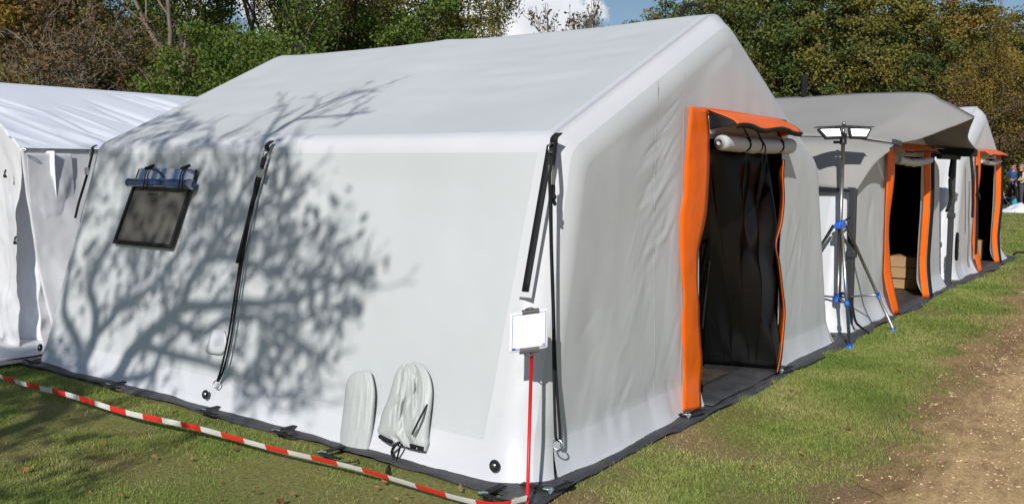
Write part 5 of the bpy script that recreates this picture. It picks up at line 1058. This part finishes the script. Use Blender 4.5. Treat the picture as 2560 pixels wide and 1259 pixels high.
M['vest'] = mat('black_vest', (0.012, 0.012, 0.014), 0.8, 0.2); M['shirt'] = mat('beige_shirt', (0.52, 0.43, 0.30), 0.8, 0.2, bump=0.2, bscale=20); M['trous'] = mat('grey_trousers', (0.055, 0.055, 0.055), 0.85, 0.15, c2=(0.08, 0.08, 0.078), nscale=8)
M['bluecloth'] = mat('blue_jacket', (0.03, 0.07, 0.22), 0.8, 0.2); M['navy'] = mat('navy_trousers', (0.015, 0.018, 0.03), 0.85, 0.15); M['shoe'] = mat('dark_shoe', (0.02, 0.018, 0.016), 0.6, 0.3); M['cyan'] = mat('cyan_bag', (0.02, 0.30, 0.42), 0.6, 0.3); M['eye'] = mat('eye', (0.02, 0.02, 0.02), 0.3, 0.5)
def person(loc, rz, label, arms, top, legs, sleeve, hair_m, vest=None, H=1.76):
    P0 = thing('person', label, 'person', loc); c, s = math.cos(rz), math.sin(rz); k = H / 1.76
    def w(p): p = np.array(p, float) * k; return np.array([loc[0] + p[0] * c - p[1] * s, loc[1] + p[0] * s + p[1] * c, p[2]])   # figure faces -y
    pts = [(0, 0, .95), (0, 0, 1.12), (0, -.01, 1.30), (0, 0, 1.44), (0, 0, 1.52), (0, -.01, 1.60), (0, -.015, 1.68), (0, 0, 1.745)]; rad = [(.155, .115), (.150, .110), (.185, .115), (.13, .09), .052, (.072, .088), (.076, .096), (.05, .06)]; E = [(i, i + 1) for i in range(7)]
    for sx in (-1, 1):
        b = len(pts); pts += [(sx * .10, 0, .90), (sx * .11, -.02, .50), (sx * .12, .02, .09), (sx * .12, -.07, .04), (sx * .13, -.16, .03)]; rad += [.095, .062, .042, .042, .032]; E += [(0, b)] + [(b + i, b + i + 1) for i in range(4)]
        sh, el, wr = arms[0 if sx < 0 else 1]; b = len(pts); pts += [sh, el, wr]; rad += [.062, .046, .030]; E += [(3, b), (b, b + 1), (b + 1, b + 2)]
        wr = np.array(wr); d = wr - np.array(el); d /= np.linalg.norm(d); pa = wr + d * .055; b2 = len(pts); pts.append(tuple(pa)); rad.append((.036, .018)); E.append((b + 2, b2)); sid = np.cross(d, [0, 0, 1.0]); sid = sid / (np.linalg.norm(sid) + 1e-6); crl = np.cross(sid, d)
        for j, (of, ln) in enumerate(((-.026, .065), (-.009, .075), (.009, .07), (.026, .055))):
            b3 = len(pts); pts += [tuple(pa + d * .04 + sid * of), tuple(pa + d * (.04 + ln * .5) + sid * of - crl * .012), tuple(pa + d * (.04 + ln * .8) + sid * of - crl * .035)]; rad += [.009, .0085, .007]; E += [(b2, b3), (b3, b3 + 1), (b3 + 1, b3 + 2)]
        b3 = len(pts); pts += [tuple(pa - sid * .042 + d * .01), tuple(pa - sid * .058 + d * .045)]; rad += [.010, .008]; E += [(b2, b3), (b3, b3 + 1)]
    body = skin_obj('body', [w(p) for p in pts], E, [tuple(q * k for q in r) if isinstance(r, tuple) else r * k for r in rad], None, P0, 2, [M['skin'], top, legs, sleeve, M['shoe']])
    me = body.data; o0 = origin(P0); wr_ = [np.array(arms[i][2]) for i in (0, 1)]
    for poly in me.polygons:
        v = np.array(poly.center) + o0 - np.array([loc[0], loc[1], 0]); v = np.array([v[0] * c + v[1] * s, -v[0] * s + v[1] * c, v[2]]) / k
        hand = min(np.linalg.norm(v - q) for q in wr_)
        if v[2] > 1.50 and abs(v[0]) < .13: mi_ = 0
        elif hand < .16 and min(abs(v[0] - q[0]) for q in wr_) < .16 and abs(v[0]) > .0 and any(np.linalg.norm(v - q) < .15 and (np.linalg.norm(v - np.array(arms[i][1])) > np.linalg.norm(q - np.array(arms[i][1])) - .01) for i, q in enumerate(wr_)): mi_ = 0
        elif v[2] < .075: mi_ = 4
        elif v[2] < .97: mi_ = 2
        elif abs(v[0]) > .20 or any(np.linalg.norm(v - np.array(arms[i][1])) < .17 for i in (0, 1)): mi_ = 3
        else: mi_ = 1
        poly.material_index = mi_
    hm = MB(); th = np.linspace(0, 1.75, 8); ph = np.linspace(0, 2 * math.pi, 17)[:-1]; Q = []
    for t in th:
        row = []
        for p_ in ph:
            fr = 0.5 + 0.5 * math.sin(p_)                     # back of the head fuller than the brow
            tt = t * (0.62 + 0.38 * fr); row.append(w((0.088 * math.sin(tt) * math.cos(p_), 0.0 + 0.106 * math.sin(tt) * math.sin(p_) + 0.004, 1.665 + 0.105 * math.cos(tt))))
        Q.append(row)
    hm.grid(np.array(Q), True).build('hair', hair_m, P0)
    fm = MB(); fm.tube([w((0, -.108, 1.67)), w((0, -.125, 1.635)), w((0, -.105, 1.625))], [.010, .016, .010], 6); fm.build('nose', M['skin'], P0)
    for sx in (-1, 1): MB().ball(w((sx * .034, -.098, 1.665)), .011).build('eye', M['eye'], P0); MB().ball(w((sx * .092, .005, 1.64)), (.014, .022, .03)).build('ear', M['skin'], P0)
    MB().tube([w((-.028, -.100, 1.592)), w((0, -.106, 1.59)), w((.028, -.100, 1.592))], .006, 5).build('mouth', M['skin'], P0)
    return P0, w
fdir = math.atan2(CAM[1] - 3, CAM[0] - 37)      # heading toward the camera
pA = at_z(2549, 522, 0); pB = at_z(2529, 519, 0)
A_, wA = person(pA, fdir + math.pi / 2 - 1.15, 'person in black vest and beige shirt holding a white sheet of paper', [((-.19, 0, 1.42), (-.23, -.05, 1.15), (-.10, -.28, 1.16)), ((.19, 0, 1.42), (.24, -.05, 1.16), (.08, -.30, 1.14))], M['vest'], M['trous'], M['shirt'], M['hair'], H=1.78)
pp = [wA(q) for q in ((-.17, -.33, 1.24), (.06, -.40, 1.22), (.06, -.32, .98), (-.17, -.25, 1.0))]; sh_ = obj('paper_sheet', pp, [(0, 1, 2, 3)], M['paper'], None, smooth=False, solid=0.004, loc=wA((-.05, -.32, 1.1))); tag(sh_, 'white sheet of paper in the hands of the person in black vest', 'paper')
B_, wB = person(pB, fdir + math.pi / 2 + 0.5, 'person in blue jacket shading the eyes with one hand, by the far tent', [((-.19, 0, 1.42), (-.34, -.12, 1.38), (-.12, -.16, 1.66)), ((.19, 0, 1.42), (.23, .02, 1.14), (.18, -.18, 1.0))], M['bluecloth'], M['navy'], M['bluecloth'], M['hair'], H=1.74)
# folding chair beside them
pc = at_z(2521, 524, 0); ch = thing('folding_chair', 'dark blue folding chair standing beside the far tent end', 'chair', pc)
for a, b in (((-.25, -.2, 0), (.25, .2, .5)), ((.25, -.2, 0), (-.25, .2, .5)), ((-.25, .2, 0), (.25, -.2, .5)), ((.25, .2, 0), (-.25, -.2, .5)), ((-.25, .2, .4), (-.27, .26, .95)), ((.25, .2, .4), (.27, .26, .95))): MB().tube([pc + a, pc + b], 0.016, 6).build('leg' if b[2] == .5 else 'back_post', M['tube'], ch)
MB().grid(np.array([[pc + (x, y, .46 - .04 * math.cos(x * 6)) for x in np.linspace(-.25, .25, 7)] for y in np.linspace(-.2, .2, 5)])).build('seat', M['bluecloth'], ch, solid=0.01); MB().grid(np.array([[pc + (x, .25, z) for x in np.linspace(-.26, .26, 7)] for z in np.linspace(.55, .93, 5)])).build('backrest', M['bluecloth'], ch, solid=0.01)
pg = at_z(2537, 521, 0); bag = thing('shoulder_bag', 'cyan bag standing on the grass between the two people', 'bag', pg)
q = np.array([[pg + (x * w_, y * w_ * .5, z) for x, y in ((-.2, -.2), (0, -.26), (.2, -.2), (.24, 0), (.2, .2), (0, .26), (-.2, .2), (-.24, 0))] for w_, z in ((.9, 0.01), (1, .1), (.95, .3), (.8, .4), (.3, .43))]); MB().grid(q, True).build('pouch', M['cyan'], bag); MB().tube(smooth_path([pg + (-.15, 0, .4), pg + (-.08, 0, .62), pg + (.08, 0, .62), pg + (.15, 0, .4)]), .014, 6).build('handle', M['black'], bag)
pw = at_z(2552, 531, 0); Uq, Vq = np.meshgrid(np.linspace(-1, 1, 26), np.linspace(-1, 1, 26)); rr2 = np.sqrt(Uq ** 2 + Vq ** 2); Zc = np.clip(1 - rr2, 0, 1) ** 0.7 * 0.36 * (0.75 + 0.5 * vn(Uq * 2.2, Vq * 2.2, s=3)) + 0.008
wc2 = MB().grid(np.stack([pw[0] + Uq * .5, pw[1] + Vq * .75, Zc], 2)).build('crumpled_sheet', M['sheet'], None, loc=pw); tag(wc2, 'crumpled white sheet lying on the grass by the people', 'sheet')
